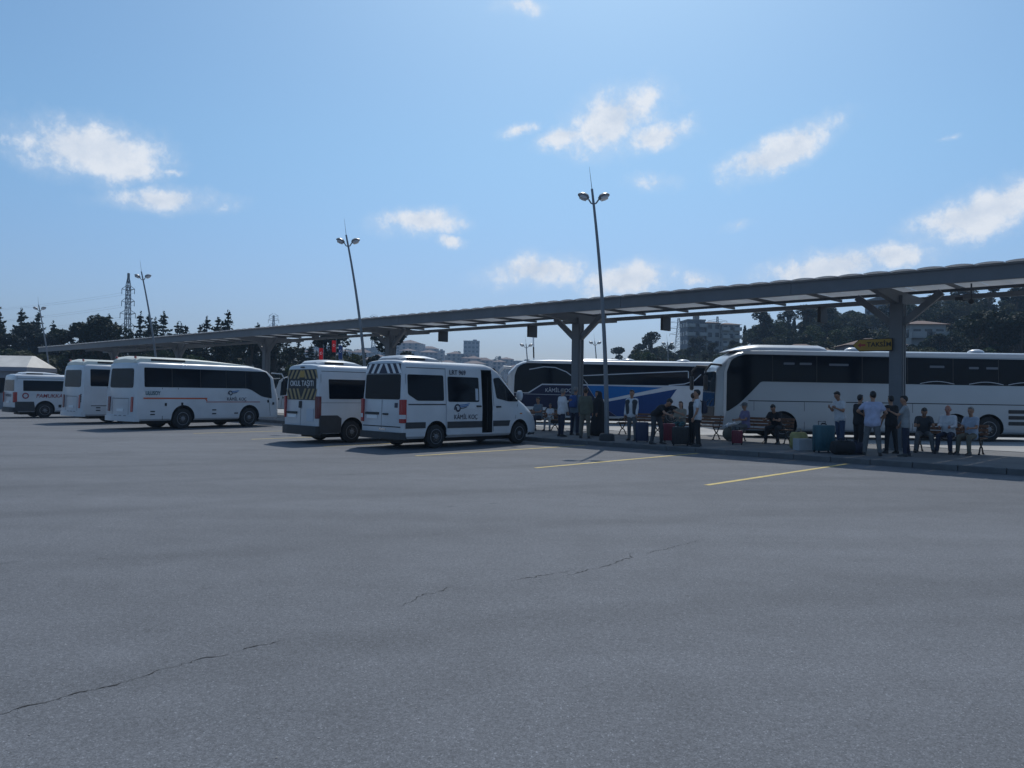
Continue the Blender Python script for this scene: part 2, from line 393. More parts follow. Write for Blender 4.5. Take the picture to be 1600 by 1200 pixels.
def crack(pts, w0, seed, parent, depth=0):
    rnd = random.Random(seed); mb = MB(); P = []; br = []
    for i in range(len(pts) - 1):
        a, b = Vector((*pts[i], 0)), Vector((*pts[i + 1], 0)); n = max(4, int((b - a).length / .028))
        for k in range(n): P.append(a.lerp(b, k / n))
    P.append(Vector((*pts[-1], 0))); n = len(P); vs = []; off = Vector((0, 0, 0))
    for i in range(n):
        off = off * .86 + Vector((rnd.gauss(0, .011), rnd.gauss(0, .011), 0)); P[i] = P[i] + off
    gap = 0
    for i, p in enumerate(P):
        t = (P[min(i + 1, n - 1)] - P[max(0, i - 1)]).normalized(); s = Vector((-t.y, t.x, 0))
        if rnd.random() < .010: gap = rnd.randint(2, 5)
        gap -= 1
        w = w0 * (.12 + .88 * rnd.random() ** 1.6) * min(1, min(i, n - 1 - i) / 9 + .08) * (.12 if gap > 0 else 1)
        vs += [p + s * w * rnd.uniform(.6, 1.3) + Vector((0, 0, .003)), p - s * w * rnd.uniform(.6, 1.3) + Vector((0, 0, .003))]
        if depth == 0 and rnd.random() < .05: br.append((p, t * rnd.choice((-.4, .5)) + s * rnd.choice((-1, 1))))
    mb.add(vs, [(2 * i, 2 * i + 1, 2 * i + 3, 2 * i + 2) for i in range(n - 1)])
    o = mb.build('asphalt_crack', CRACKM, parent)
    for j, (p, d) in enumerate(br):
        l = rnd.uniform(.06, .22); q = p + d * l; crack([(p.x, p.y), (q.x, q.y)], w0 * .5, seed * 50 + j, parent, 1)
    return o
CRK = [([(-2.70, 4.0), (-2.42, 4.32), (-2.14, 4.7), (-1.87, 5.0), (-1.50, 5.40)], .0085, 1), ([(-.9, 6.22), (-.72, 6.55), (-.43, 6.92), (-.37, 7.04)], .008, 2),
       ([(-.06, 7.05), (.18, 7.3), (.47, 7.48), (.62, 7.75)], .008, 3), ([(.52, 7.35), (.82, 7.72), (1.1, 7.98), (1.35, 8.5)], .008, 4), ([(1.38, 8.45), (1.75, 8.75), (2.3, 9.35)], .006, 5)]
for pts, w, s in CRK: crack(pts, w, s, g)

def grit():
    rr = random.Random(12); mb = MB()
    for i in range(200):
        d = 2.6 + 16 * rr.random() ** 1.5; a_ = rr.uniform(-.62, .62); p = Vector((math.tan(a_) * d, d, .003)); k = rr.uniform(.002, .006) * (1 + d * .05)
        mb.add([p + Vector((k * rr.uniform(.6, 1.4), 0, 0)), p + Vector((0, k * rr.uniform(.6, 1.4), 0)), p + Vector((-k, 0, 0)), p + Vector((0, -k, 0)), p + Vector((0, 0, k * rr.uniform(.1, .3)))], [(0, 1, 4), (1, 2, 4), (2, 3, 4), (3, 0, 4)])
    tag(mb.build('grit', mat('grit_stone', (.30, .30, .30), .9, var=.6, vscale=3)), 'loose grit scattered over the asphalt', 'grit', kind='stuff')
grit()
def bay_line(a):
    mb = MB(); rnd = random.Random(int(a * 10)); n = 26; vs = []
    for i in range(n + 1):
        p = 13.5 + (20.78 - 13.5) * i / n
        w = .068 + rnd.uniform(-.012, .006); vs += [W(p, a - w, .004), W(p, a + w, .004)]
    mb.add(vs, [(2 * i, 2 * i + 1, 2 * i + 3, 2 * i + 2) for i in range(n)])
    o = mb.build('bay_line', LINEY); tag(o, kind='structure')
for a in (7.5, 11.82, 16.02, 20.3, 24.6, 28.9): bay_line(a)

ap = MB().add([W(28.02, -12, .004), W(80, -12, .004), W(80, 86, .004), W(28.02, 86, .004)], [(0, 1, 2, 3)]).build('coach_apron', mat('apron_concrete', (.33, .325, .315), .9, var=.2, vscale=.5, bump=.2, bscale=30))
tag(ap, 'pale concrete apron where the coaches stand', kind='structure')
# platform slab with single kerb stones
plat = empty('platform', (0, 0, 0)); tag(plat, 'raised paved waiting platform under the canopy', kind='structure')
A0, A1 = -9.0, 84.0
PAVE = mat('platform_paving', (.125, .127, .132), .85, var=.3, vscale=1.1, bump=.3, bscale=25)
K0, K1 = 20.92, 28.0
slab = MB(); c = [W(K0 + .16, A0), W(K1 - .16, A0), W(K1 - .16, A1), W(K0 + .16, A1)]
slab.add([(*p.xy, 0) for p in c] + [(*p.xy, .142) for p in c], [(0, 1, 2, 3), (4, 5, 6, 7), (0, 1, 5, 4), (1, 2, 6, 5), (2, 3, 7, 6), (3, 0, 4, 7)])
slab.build('paving', PAVE, plat)
ks = MB(); ks.prism(rpoly([(0, 0), (0, .15), (.155, .15), (.155, 0)], [0, .03, 0, 0]), lambda a, b, o: (o, a, b), -.49, .49)
ksm = ks.mesh('kerb_stone'); ksm.materials.append(KERB)
i = A0 + .5
while i < A1:
    for pp, rz in ((K0, 0), (K1, 180)):
        if pp == K1 and i > 40: continue
        o = bpy.data.objects.new('kerb_stone', ksm); col.objects.link(o); o.parent = plat
        o.location = W(pp + random.uniform(-.006, .006), i, random.uniform(-.004, .004)); o.rotation_euler = (0, 0, R(HEAD_U - 180 + rz))
    i += 1.0

# ------------------------------------------------------------------ canopy
can = empty('platform_canopy', W(25.8, 0), HEAD_U - 180, 'long grey steel canopy with white arched roof sheets over the platform', 'canopy')
# local x = -along, local y = perp - 25.8
def CL(p, a, z): return Vector((-a, p - 25.8, z))
CA0, CA1 = -8.6, 80.3
PF, PB = 23.0, 28.5
def fascia(): 
    a = CA0
    while a < CA1 - .1:
        b = min(a + 6.2, CA1)
        MB().bar(CL(PF, a, 4.945), CL(PF, b - .012, 4.945), .14, .37).build('front_beam', STEEL, can)
        MB().bar(CL(PB, a, 5.02), CL(PB, b - .012, 5.02), .14, .15).build('rear_beam', STEEL, can)
        for p, zz, hh in ((24.9, 5.075, .08), (26.9, 5.06, .09)):
            MB().bar(CL(p, a, zz), CL(p, b - .012, zz), .08, hh).build('purlin', STEELD, can)
        a = b
fascia()
MB().bar(CL(PF - .1, CA0, 5.15), CL(PF - .1, CA1, 5.15), .05, .05).build('gutter', GALV, can)
raf = MB(); raf.prism([(-2.72, 5.06), (-2.72, 5.135), (2.62, 5.185), (2.62, 5.1), (.6, 5.07), (-.6, 5.07)], lambda a, b, o: (o, a, b), -.035, .035)
rafm = raf.mesh('rafter'); rafm.materials.append(STEELD)
a = CA0 + .6
while a < CA1:
    o = bpy.data.objects.new('rafter', rafm); col.objects.link(o); o.parent = can; o.location = (-a, 0, 0); a += 2.06
# roof sheets, arched
sh = MB(); vs = []; q = 8
for k in range(q + 1):
    x = -.33 + .66 * k / q; z = .034 * (1 - (2 * k / q - 1) ** 2)
    for y, dz in ((-3.12, -.005), (2.85, .06)): vs += [(x, y, 5.165 + z + dz), (x, y, 5.175 + z + dz)]
fs = []
for k in range(q):
    a0 = 4 * k; b0 = 4 * k + 4
    fs += [(a0, b0, b0 + 2, a0 + 2), (a0 + 1, a0 + 3, b0 + 3, b0 + 1), (a0, a0 + 1, b0 + 1, b0), (a0 + 2, b0 + 2, b0 + 3, a0 + 3)]
fs += [(0, 2, 3, 1), (4 * q, 4 * q + 1, 4 * q + 3, 4 * q + 2)]
sh.add(vs, fs); shm = sh.mesh('roof_sheet'); shm.materials.append(PANELR)
a = CA0 + .34
while a < CA1 - .3:
    o = bpy.data.objects.new('roof_sheet', shm); col.objects.link(o); o.parent = can; o.location = (-a, 0, random.uniform(-.004, .004)); a += .685
# columns with braces
CS = 12.5; COLA = [7.85 + CS * k for k in range(-1, 6)]
cm = MB(); cm.box((0, 0, 2.5), (.36, .36, 4.72)); cm.box((0, 0, .16), (.62, .62, .03)); 
for sx in (-1, 1):
    for sy in (-1, 1): cm.box((sx * .19, sy * .10, 2.4), (.03, .06, 4.4))
colm = cm.mesh('column'); colm.materials.append(STEEL)
br = MB(); br.bar((.17, 0, 4.02), (1.22, 0, 4.9), .16, .2); brm = br.mesh('brace'); brm.materials.append(STEEL)
cr_ = MB(); cr_.prism([(-2.7, 4.86), (-2.7, 5.0), (2.65, 5.0), (2.65, 4.86), (.25, 4.62), (-.25, 4.62)], lambda a, b, o: (o, a, b), -.09, .09); crm = cr_.mesh('cross_arm'); crm.materials.append(STEEL)
for a in COLA:
    c = bpy.data.objects.new('column', colm); col.objects.link(c); c.parent = can; c.location = (-a, 0, 0)
    for rz in (0, 180):
        b = bpy.data.objects.new('brace', brm); col.objects.link(b); b.parent = c; b.rotation_euler = (0, 0, R(rz))
    b = bpy.data.objects.new('cross_arm', crm); col.objects.link(b); b.parent = c
# bay boxes that hang from the rear beam
for i_, (a, lab) in enumerate(((11.2, 'nearest dark bay box hanging from the rear canopy beam'), (17.75, 'dark bay box hanging left of the twin white apartment blocks'),
               (25.2, 'narrow dark bay box hanging over the nose of the blue coach'), (31.6, 'farthest thin dark bay box hanging over the lettered minibus'))):
    t = empty('hanging_sign', W(28.4, a, 4.40), HEAD_U, lab, 'sign', 'bay boxes under the canopy')
    MB().box((0, 0, .28), (.12, .62, .56)).build('board', DGREY, t, bevel=.01)
    for y in (-.12, .12): MB().tube([(0, y, .55), (0, y, .57)], .012, 6).build('hanger', STEELD, t)
# security camera under the front of the canopy
t = empty('security_camera', W(24.7, 5.6, 4.42), HEAD_U, 'small camera on a drop bracket under the canopy right of the column', 'camera')
MB().tube([(0, 0, .52), (0, 0, .06)], .022, 8).build('bracket', STEELD, t)
MB().tube([(0, 0, .08), (.22, 0, .05), (.24, 0, .13)], .018, 6).build('arm', STEELD, t)
MB().ell((0, 0, .02), (.075, .075, .075)).build('dome', DGREY, t, True)
MB().box((.3, 0, .12), (.2, .09, .09)).build('housing', DGREY, t, bevel=.01)
# arrow sign on the near column
t = empty('arrow_sign', W(25.52, 7.95, 3.2), HEAD_U - 180, 'yellow arrow sign with dark lettering on the near canopy column', 'sign')
F_ = lambda a, b, o: (a, -o, b)
MB().prism([(-1.12, .16), (-.93, .33), (.02, .33), (.02, -.01), (-.93, -.01)], F_, 0, .045).build('board', SIGNY, t)
MB().prism([(-1.16, .16), (-.945, .355), (.045, .355), (.045, -.035), (-.945, -.035)], F_, -.03, -.002).build('frame', DGREY, t)
text('TAKSİM', .2, (-.34, -.048, .165), ROT_RIGHT, BLACK, t, off=.004)
MB().prism([(-.98, .16), (-.88, .24), (-.88, .19), (-.74, .19), (-.74, .13), (-.88, .13), (-.88, .08)], F_, .046, .05).build('arrow_mark', REDST, t)

# ------------------------------------------------------------------ lamp posts
def lamp_head(mb, g, c, side, k):
    # flattened teardrop lantern
    pass
def lamp_post(base, h, lean, bend, label, z0=.0, block=True, arm=.17, k=1.0, group='twin lantern lamp posts', rz=0):
    t = empty('lamp_post', base, rz, label, 'lamp post', group)
    def P(q): return Vector((-lean * (bend * q * q + (1 - bend) * q), 0, h * q))
    pts = [P(i / 14) for i in range(15)]
    MB().tube(pts, [.085 * k - .045 * k * i / 14 for i in range(15)], 10).build('pole', GALV, t, True)
    top = P(1)
    MB().tube([top, top + Vector((-.10 * k, 0, .75 * k))], [.012 * k, .004 * k], 5).build('lightning_rod', GALV, t)
    jn = P(.945); 
    for s in (-1, 1):
        e = jn + Vector((s * arm * k, -.05, .10 * k))
        a = MB().tube([jn + Vector((0, 0, -.05)), jn + Vector((s * arm * .5 * k, -.02, -.02)), e], .026 * k, 7).build('arm', GALV, t, True)
        rot = Euler((R(-22), R(-s * 20), R(0))).to_matrix()
        hd = MB(); secs = []
        for x, w, hh in ((0, .05, .04), (.07, .15, .11), (.2, .18, .13), (.31, .14, .10), (.40, .04, .03)):
            secs.append([e + rot @ Vector((s * x * k, math.cos(v) * w * k, .04 * k + math.sin(v) * hh * k * (.8 if math.sin(v) > 0 else .55))) for v in [2 * PI * i / 10 for i in range(10)]])
        hd.loft(secs); l = hd.build('lantern', LAMPM, t, True)
        gl = MB(); secs = []
        for x, w in ((.07, .11), (.2, .14), (.31, .09)):
            secs.append([e + rot @ Vector((s * x * k, math.cos(v) * w * k, -.018 * k + math.sin(v) * .06 * k)) for v in [2 * PI * i / 8 for i in range(8)]])
        gl.loft(secs); gl.build('lens', LAMPG, l, True)
    if block:
        MB().lathe([(0, .27), (.2, .25), (.24, .21), (.24, .06)], 'Z', seg=16).build('base_block', DGREY, t, True)
    return t
lamp_post(W(21.62, 15.75, .142), 8.5, .62, .8, 'tall leaning twin lamp post rising in front of the canopy by the black robed woman')
lamp_post(W(21.62, 29.0, .142), 8.6, 1.15, .6, 'leaning twin lamp post standing behind the lettered white minibus')
lamp_post(W(21.62, 50.9, .142), 9.0, 1.45, .45, 'strongly leaning twin lamp post beside the tall left pylon')
lamp_post(W(21.62, 71.7, .142), 8.2, 1.35, .4, 'farthest left leaning twin lamp post before the dark conifers')
for X, Y, h, ln, lab in ((2.0, 88, 7.2, .5, 'small distant lamp post over the front of the blue coach'), (10.2, 92, 7.9, .6, 'small distant lamp post right of the middle column'),
                   (18.6, 93, 8.0, .3, 'small distant lamp post above the rear of the blue coach')):
    lamp_post((X, Y, 0), h, ln, .5, lab, block=False, arm=.2, k=1.3)

# ------------------------------------------------------------------ terrain
def lerp_tab(tab, x):
    if x <= tab[0][0]: return tab[0][1]
    for (a, b), (c, d) in zip(tab, tab[1:]):
        if x <= c: return b + (d - b) * (x - a) / (c - a)
    return tab[-1][1]
def sst(a, b, x):
    t = max(0, min(1, (x - a) / (b - a))); return t * t * (3 - 2 * t)
RIDGE = [(.06, 0), (.10, 2), (.14, 5), (.19, 8.0), (.28, 12), (.40, 17), (.53, 20.5), (.65, 25), (.9, 30), (1.4, 32)]
def hill_h(X, Y):
    t = X / max(Y, 1); r = lerp_tab(RIDGE, t)
    b = r * sst(72, 205, Y) * (1 - .5 * sst(260, 520, Y))
    return b * (1 + .10 * noise.noise(Vector((X * .03, Y * .03, 1)))) + 1.2 * sst(80, 110, Y) * noise.noise(Vector((X * .06, Y * .06, 3))) * min(1, r / 6)
def terrain(name, xs, ys, hf, m, label):
    vs = []; fs = []; nx, ny = len(xs), len(ys)
    for y in ys:
        for x in xs: vs.append((x, y, hf(x, y)))
    for j in range(ny - 1):
        for i in range(nx - 1): fs.append((j * nx + i, j * nx + i + 1, (j + 1) * nx + i + 1, (j + 1) * nx + i))
    o = MB().add(vs, fs).build(name, m, smooth=2); tag(o, label, kind='structure'); return o
GRASSY = mat('dry_scrub_ground', (.055, .062, .030), .95, var=.5, vscale=.09, bump=.6, bscale=.8, c2=(.045, .040, .026))
terrain('hillside', [-4 + 6 * i for i in range(80)], [72 + 6 * i for i in range(75)], lambda x, y: hill_h(x, y) - .25, GRASSY, 'green wooded hillside rising to the right behind the coaches')
TOWN = [(-.6, 30), (-.3, 30), (-.2, 33), (-.13, 31), (-.05, 29), (0, 22), (.05, 10), (.09, 0)]
def town_h(X, Y): return lerp_tab(TOWN, X / Y) * sst(430, 720, Y) * (1 + .08 * noise.noise(Vector((X * .012, Y * .012, 7)))) 
terrain('far_hill', [-460 + 14 * i for i in range(40)], [420 + 14 * i for i in range(40)], lambda x, y: town_h(x, y) - .3, mat('far_hill_ground', (.075, .07, .05), .95, var=.4, vscale=.02), 'distant hill covered by the hazy town')
fl = MB().add([(-260, 76, .012), (-8, 76, .012), (-8, 330, .012), (-260, 330, .012)], [(0, 1, 2, 3)]).build('forest_floor', mat('forest_floor', (.04, .042, .022), .95, var=.5, vscale=.2))
tag(fl, kind='structure')

# ------------------------------------------------------------------ trees
BARK = mat('bark', (.07, .055, .042), .9, var=.3, vscale=6, bump=.4, bscale=12)
def leafmat(name, c): return mat(name, c, .7, var=.55, vscale=.9, transl=.18, spec=.25)
L_CON = leafmat('conifer_needles', (.014, .027, .020)); L_CON2 = leafmat('pine_needles', (.020, .035, .023)); L_BRD = leafmat('broad_leaves', (.042, .068, .024))
L_BRD2 = leafmat('dry_olive_leaves', (.065, .074, .034)); L_CYP = leafmat('cypress_leaves', (.018, .034, .020)); L_BRD3 = leafmat('dark_leaves', (.026, .045, .021))
def leaf(mb, p, s, rnd, droop=0):
    d = Vector((rnd.gauss(0, 1), rnd.gauss(0, 1), rnd.gauss(0, .7) - droop)).normalized(); o = d.orthogonal().normalized()
    o = (Matrix.Rotation(rnd.random() * 6.28, 3, d) @ o); b = d.cross(o)
    mb.add([p - d * s, p + o * s * .55, p + d * s, p - o * s * .55 + b * s * .2], [(0, 1, 2), (0, 2, 3)])
def conifer_proto(seed, h, r, n=34):
    rnd = random.Random(seed); tr = MB(); cr = MB()
    bend = Vector((rnd.gauss(0, .15), rnd.gauss(0, .15), 0))
    tr.tube([Vector((0, 0, -.3)), bend * .4 + Vector((0, 0, h * .5)), bend + Vector((0, 0, h * .97))], [h * .02, h * .013, .02], 7)
    z = h * rnd.uniform(.06, .16)
    while z < h * .985:
        q = (z / h); rr = r * (1 - q) ** .75 * rnd.uniform(.65, 1.12) + .10
        for k in range(rnd.randint(5, 7)):
            if rnd.random() < .12: continue
            a = rnd.random() * 6.28; L = rr * rnd.uniform(.6, 1.15); dz = -L * rnd.uniform(.05, .4) + L * .12
            c0 = bend * q + Vector((0, 0, z)); e = c0 + Vector((math.cos(a) * L, math.sin(a) * L, dz))
            tr.tube([c0, e], [.035, .01], 4, False)
            m = max(4, int(L * 9))
            for i in range(m):
                f = (i + .6) / m
                p = c0.lerp(e, f) + Vector((rnd.gauss(0, .11), rnd.gauss(0, .11), rnd.gauss(0, .07)))
                leaf(cr, p, rnd.uniform(.16, .34), rnd, .2)
        z += h * rnd.uniform(.028, .048)
    for i in range(16): leaf(cr, bend + Vector((rnd.gauss(0, .07), rnd.gauss(0, .07), h * rnd.uniform(.93, 1.02))), .16, rnd, -1)
    return tr.mesh('trunk', False), cr.mesh('crown', False)
def broad_proto(seed, h, r, flat=1.0, lobes=14, per=190, ls=.2, col_=0):
    rnd = random.Random(seed); tr = MB(); cr = MB(); base = h * .3
    tr.tube([Vector((0, 0, -.4)), Vector((rnd.gauss(0, .1), rnd.gauss(0, .1), base)), Vector((rnd.gauss(0, .3), rnd.gauss(0, .3), h * .62))], [h * .03, h * .022, h * .012], 8)
    for i in range(lobes):
        a = rnd.random() * 6.28; q = rnd.random() ** .5; z = base + (h - base) * rnd.uniform(.08, .86); k = math.sin(PI * min(1, max(.15, (z - base) / (h - base) * .8 + .15)))
        c = Vector((math.cos(a) * r * q * k * .85, math.sin(a) * r * q * k * .85, z)); rad = r * rnd.uniform(.26, .46)
        tr.tube([Vector((0, 0, base * rnd.uniform(.8, 1.3))), c * .55 + Vector((0, 0, z * .35)), c], [h * .011, h * .007, .012], 5, False)
        for j in range(per):
            d = Vector((rnd.gauss(0, 1), rnd.gauss(0, 1), rnd.gauss(0, 1))).normalized() * rad * rnd.uniform(.55, 1.08) ** .6
            d.z *= flat * .85
            leaf(cr, c + d, ls * rnd.uniform(.6, 1.25), rnd)
    return tr.mesh('trunk', False), cr.mesh('crown', False)
def cypress_proto(seed, h, r):
    rnd = random.Random(seed); tr = MB(); cr = MB()
    tr.tube([(0, 0, -.3), (0, 0, h * .9)], [h * .018, .02], 6)
    for i in range(1500):
        q = rnd.random() ** .9; a = rnd.random() * 6.28; rr = r * math.sin(PI * (q * .86 + .12)) ** .7 * rnd.uniform(.5, 1.05) * (1 + .15 * math.sin(a * 3 + q * 9))
        leaf(cr, Vector((math.cos(a) * rr, math.sin(a) * rr, h * (.06 + .94 * q))), rnd.uniform(.14, .3), rnd, -1.2)
    return tr.mesh('trunk', False), cr.mesh('crown', False)
PROTO = {'con': [conifer_proto(11, 11, 3.1), conifer_proto(12, 11.5, 2.7), conifer_proto(13, 10.5, 3.3), conifer_proto(14, 11, 3.7)],
         'pine': [broad_proto(21, 10, 2.9, .75, 16, 210, .22), broad_proto(22, 9, 2.6, .7, 14, 210, .22)],
         'brd': [broad_proto(31, 6.5, 2.7, .9, 15, 200, .2), broad_proto(32, 5.2, 2.6, .85, 14, 200, .2), broad_proto(33, 7.5, 3.0, .9, 17, 190, .22)],
         'cyp': [cypress_proto(41, 9, .8), cypress_proto(42, 7.5, .7)]}
LEAFM = {'con': [L_CON, L_CON2], 'pine': [L_CON2, L_CON], 'brd': [L_BRD, L_BRD2, L_BRD3], 'cyp': [L_CYP]}
_cache = {}
def tree(kind, name, loc, s, label, group, rnd):
    i = rnd.randrange(len(PROTO[kind])); lm = rnd.choice(LEAFM[kind]); tm, cmh = PROTO[kind][i]
    key = (kind, i, lm.name)
    if key not in _cache:
        m2 = cmh.copy(); m2.materials.clear(); m2.materials.append(lm); _cache[key] = m2
    if not tm.materials: tm.materials.append(BARK)
    t = empty(name, loc, rnd.uniform(0, 360), label, 'tree', group); sc = s * rnd.uniform(.95, 1.05); t.scale = (sc, sc, s * rnd.uniform(.95, 1.08))
    for nm, me in (('trunk', tm), ('crown', _cache[key])):
        o = bpy.data.objects.new(nm, me); col.objects.link(o); o.parent = t
    return t
rnd = random.Random(5)
# dark conifer belt behind the yard on the left: skyline heights by direction x/y
SKYL = [(-.72, 13.5), (-.655, 13.5), (-.64, 11), (-.61, 13.3), (-.585, 12), (-.565, 9), (-.54, 10.5), (-.515, 11.5), (-.49, 9.5), (-.465, 12.4), (-.44, 12.4), (-.42, 10.6), (-.38, 12), (-.33, 11.4), (-.30, 10.2), (-.25, 8.2), (-.2, 7.4), (-.13, 6.6)]
t_ = -.73
while t_ < -.12:
    Y = rnd.uniform(100, 108); k = lerp_tab(SKYL, t_) / 11.7
    tree('con' if rnd.random() < .62 else 'pine', 'conifer_tree', (t_ * Y, Y, 0), k * rnd.uniform(.9, 1.0), 'dark evergreen in the front row of the tree belt, %s of the left pylon' % ('left' if t_ < -.49 else 'right'), 'dark conifers behind the yard', rnd)
    Y = rnd.uniform(112, 122); t2 = t_ + rnd.uniform(-.012, .012)
    tree('con', 'conifer_tree', (t2 * Y, Y, 0), k * rnd.uniform(.9, 1.03), 'dark evergreen in the back row of the tree belt, %s of the left pylon' % ('left' if t2 < -.49 else 'right'), 'dark conifers behind the yard', rnd)
    t_ += rnd.uniform(.011, .018)
t_ = -.74
while t_ < -.10:
    Y = rnd.uniform(90, 97)
    tree('brd' if rnd.random() < .65 else 'pine', 'leafy_tree', (t_ * Y, Y, 0), rnd.uniform(.75, 1.05) if t_ > -.55 else rnd.uniform(.95, 1.25), 'leafy tree at the foot of the conifer belt, %s of the left pylon' % ('left' if t_ < -.49 else 'right'), 'leafy trees before the conifers', rnd)
    t_ += rnd.uniform(.020, .032)
# hillside: single trees over the slope
HB = [(118, 132, 20.5, 9), (104, 118, 40, 11), (120, 133, 55, 10)]   # kept clear round the houses
def clear(X, Y):
    for hx, hy, r in ((43.5, 119, 5.6), (53.4, 118, 5.8), (65.8, 127, 5.0), (52, 232, 9), (64, 233, 10), (58, 236, 12)):
        if (X - hx) ** 2 + (Y - hy) ** 2 < r * r: return False
    return True
n_ = 0; tries = 0
while n_ < 270 and tries < 3000:
    tries += 1
    Y = rnd.uniform(82, 222); t_ = rnd.uniform(.125, .74); X = t_ * Y
    r_ = lerp_tab(RIDGE, t_)
    if not clear(X, Y): continue
    kind = 'brd' if rnd.random() < .72 else 'pine'
    if 105 > Y and rnd.random() < .3: continue
    s = rnd.uniform(.55, .95) if Y < 150 else rnd.uniform(.65, 1.0)
    if .20 < t_ < .30 and Y < 225: s *= .62
    tree(kind, 'hillside_tree', (X, Y, hill_h(X, Y) - .3), s, '%s on the %s slope of the hillside, %s of the near canopy column' % ('round leafy tree' if kind == 'brd' else 'dark pine', 'lower' if Y < 125 else 'middle' if Y < 170 else 'upper', 'left' if t_ < .49 else 'right'), 'trees on the right hillside', rnd); n_ += 1
for x_ in (1163, 1176, 1184, 1196, 1214, 1240, 1262):
    t_ = (x_ - 800) / 1230; Y = 196 + rnd.uniform(-3, 6)
    tree('cyp', 'cypress_tree', (t_ * Y, Y, hill_h(t_ * Y, Y) - .3), rnd.uniform(.62, .9), 'slim dark cypress on the ridge right of the apartment blocks', 'cypresses on the ridge', rnd)
for x_ in (1270, 1296, 1318, 1333, 1345, 1360, 1376):
    t_ = (x_ - 800) / 1230; Y = 205 + rnd.uniform(-4, 6)
    tree('pine', 'ridge_pine', (t_ * Y, Y, hill_h(t_ * Y, Y) - .3), rnd.uniform(.6, .85), 'round topped pine on the ridge above the white coach', 'pines on the ridge', rnd)
for x_, s in ((1001, 1.05), (992, .8), (1016, .6)):
    t_ = (x_ - 800) / 1230; Y = 120
    tree('brd', 'lone_tree', (t_ * Y, Y, hill_h(t_ * Y, Y) - .3), s * .95, 'dark leafy tree at the left foot of the hillside', 'trees at the hill foot', rnd)
for x_ in (1530, 1552, 1575, 1596, 1620, 1650):
    t_ = (x_ - 800) / 1230; Y = 100 + rnd.uniform(-6, 6)
    tree('pine', 'near_pine', (t_ * Y, Y, hill_h(t_ * Y, Y) - .3), rnd.uniform(1.0, 1.25), 'tall dark pine at the right edge under the canopy', 'tall pines at the right edge', rnd)

# low scrub between the trees
def scrub():
    rr = random.Random(9); mb = MB()
    for i in range(900):
        Y = rr.uniform(76, 215); t_ = rr.uniform(.10, .76); X = t_ * Y
        if not clear(X, Y): continue
        z = hill_h(X, Y); s = rr.uniform(.5, 1.4)
        for j in range(26): leaf(mb, Vector((X + rr.gauss(0, s * .6), Y + rr.gauss(0, s * .6), z + abs(rr.gauss(0, s * .45)))), rr.uniform(.2, .45), rr)
    me = mb.mesh('scrub', False); o = link('scrub', me, L_BRD2); tag(o, 'low scrub covering the hillside between the trees', 'scrub', kind='stuff')
scrub()

# ------------------------------------------------------------------ buildings
B_WALL = mat('wall_offwhite', (.36, .36, .35), .85, var=.12, vscale=.4); B_GREY = mat('wall_grey', (.21, .22, .24), .85, var=.12, vscale=.4)
B_DARK = mat('wall_slate', (.13, .14, .16), .8, var=.15, vscale=.4); B_PINK = mat('wall_pink', (.32, .26, .24), .85, var=.12, vscale=.4); B_TAN = mat('wall_tan', (.26, .24, .21), .85, var=.12, vscale=.4)
TILE = mat('red_roof_tile', (.115, .060, .048), .8, var=.3, vscale=1.5, bump=.4, bscale=6); B_GL = mat('window_dark', (.035, .04, .05), .15)
FLATR = mat('flat_roof_grey', (.22, .22, .22), .9, var=.2)
win_m = {}
def building(name, loc, rz, size, floors, cols, wall, roof, label, group=None, side_cols=2, wsz=(1.1, 1.3), balc=False):
    w, d, h = size; t = empty(name, loc, rz, label, 'building', group)
    MB().box((0, 0, h / 2 - 2.0), (w, d, h + 4.0)).build('wall', wall, t)
    if roof == 'hip':
        e = .6; rh = w * .16; hw, hd = w / 2 + e, d / 2 + e; rl = max(.5, hw - hd)
        vs = [(-hw, -hd, h + .003), (hw, -hd, h + .003), (hw, hd, h + .003), (-hw, hd, h + .003), (-rl, 0, h + rh), (rl, 0, h + rh)]
        MB().add(vs, [(0, 1, 5, 4), (1, 2, 5), (2, 3, 4, 5), (3, 0, 4), (3, 2, 1, 0)]).build('roof', TILE, t)
    else:
        r = MB(); r.box((0, 0, h + .2), (w + .3, d + .3, .4)); r.box((w * .2, 0, h + 1.0), (w * .25, d * .3, 1.6)); r.build('roof', FLATR, t)
    key = wsz
    if key not in win_m:
        me = MB().box((0, 0, 0), (wsz[0], .12, wsz[1])).mesh('window'); me.materials.append(B_GL); win_m[key] = me
        fr = MB(); fr.box((0, 0, 0), (wsz[0] + .24, .08, .10)); win_m[(key, 's')] = fr.mesh('sill'); win_m[(key, 's')].materials.append(B_WALL)
    for f in range(floors):
        z = h * (f + .55) / floors
        for c in range(cols):
            x = w * ((c + .5) / cols - .5)
            o = bpy.data.objects.new('window', win_m[key]); col.objects.link(o); o.parent = t; o.location = (x, -d / 2, z)
            if balc and c % 2 == 0:
                q = bpy.data.objects.new('balcony', bal_m); col.objects.link(q); q.parent = t; q.location = (x, -d / 2 - .55, z - .75)
        for sx in (-1, 1):
            for c in range(side_cols):
                y = d * ((c + .5) / side_cols - .5)
                o = bpy.data.objects.new('window', win_m[key]); col.objects.link(o); o.parent = t; o.location = (sx * w / 2, y, z); o.rotation_euler = (0, 0, R(90))
    return t
bal = MB(); bal.box((0, 0, 0), (2.2, 1.1, .16)); bal.box((0, -.52, .5), (2.2, .06, .9)); bal.box((-1.07, 0, .5), (.06, 1.1, .9)); bal.box((1.07, 0, .5), (.06, 1.1, .9)); bal_m = bal.mesh('balcony'); bal_m.materials.append(B_WALL)
Y = 232; z0 = hill_h(52, Y) - .5
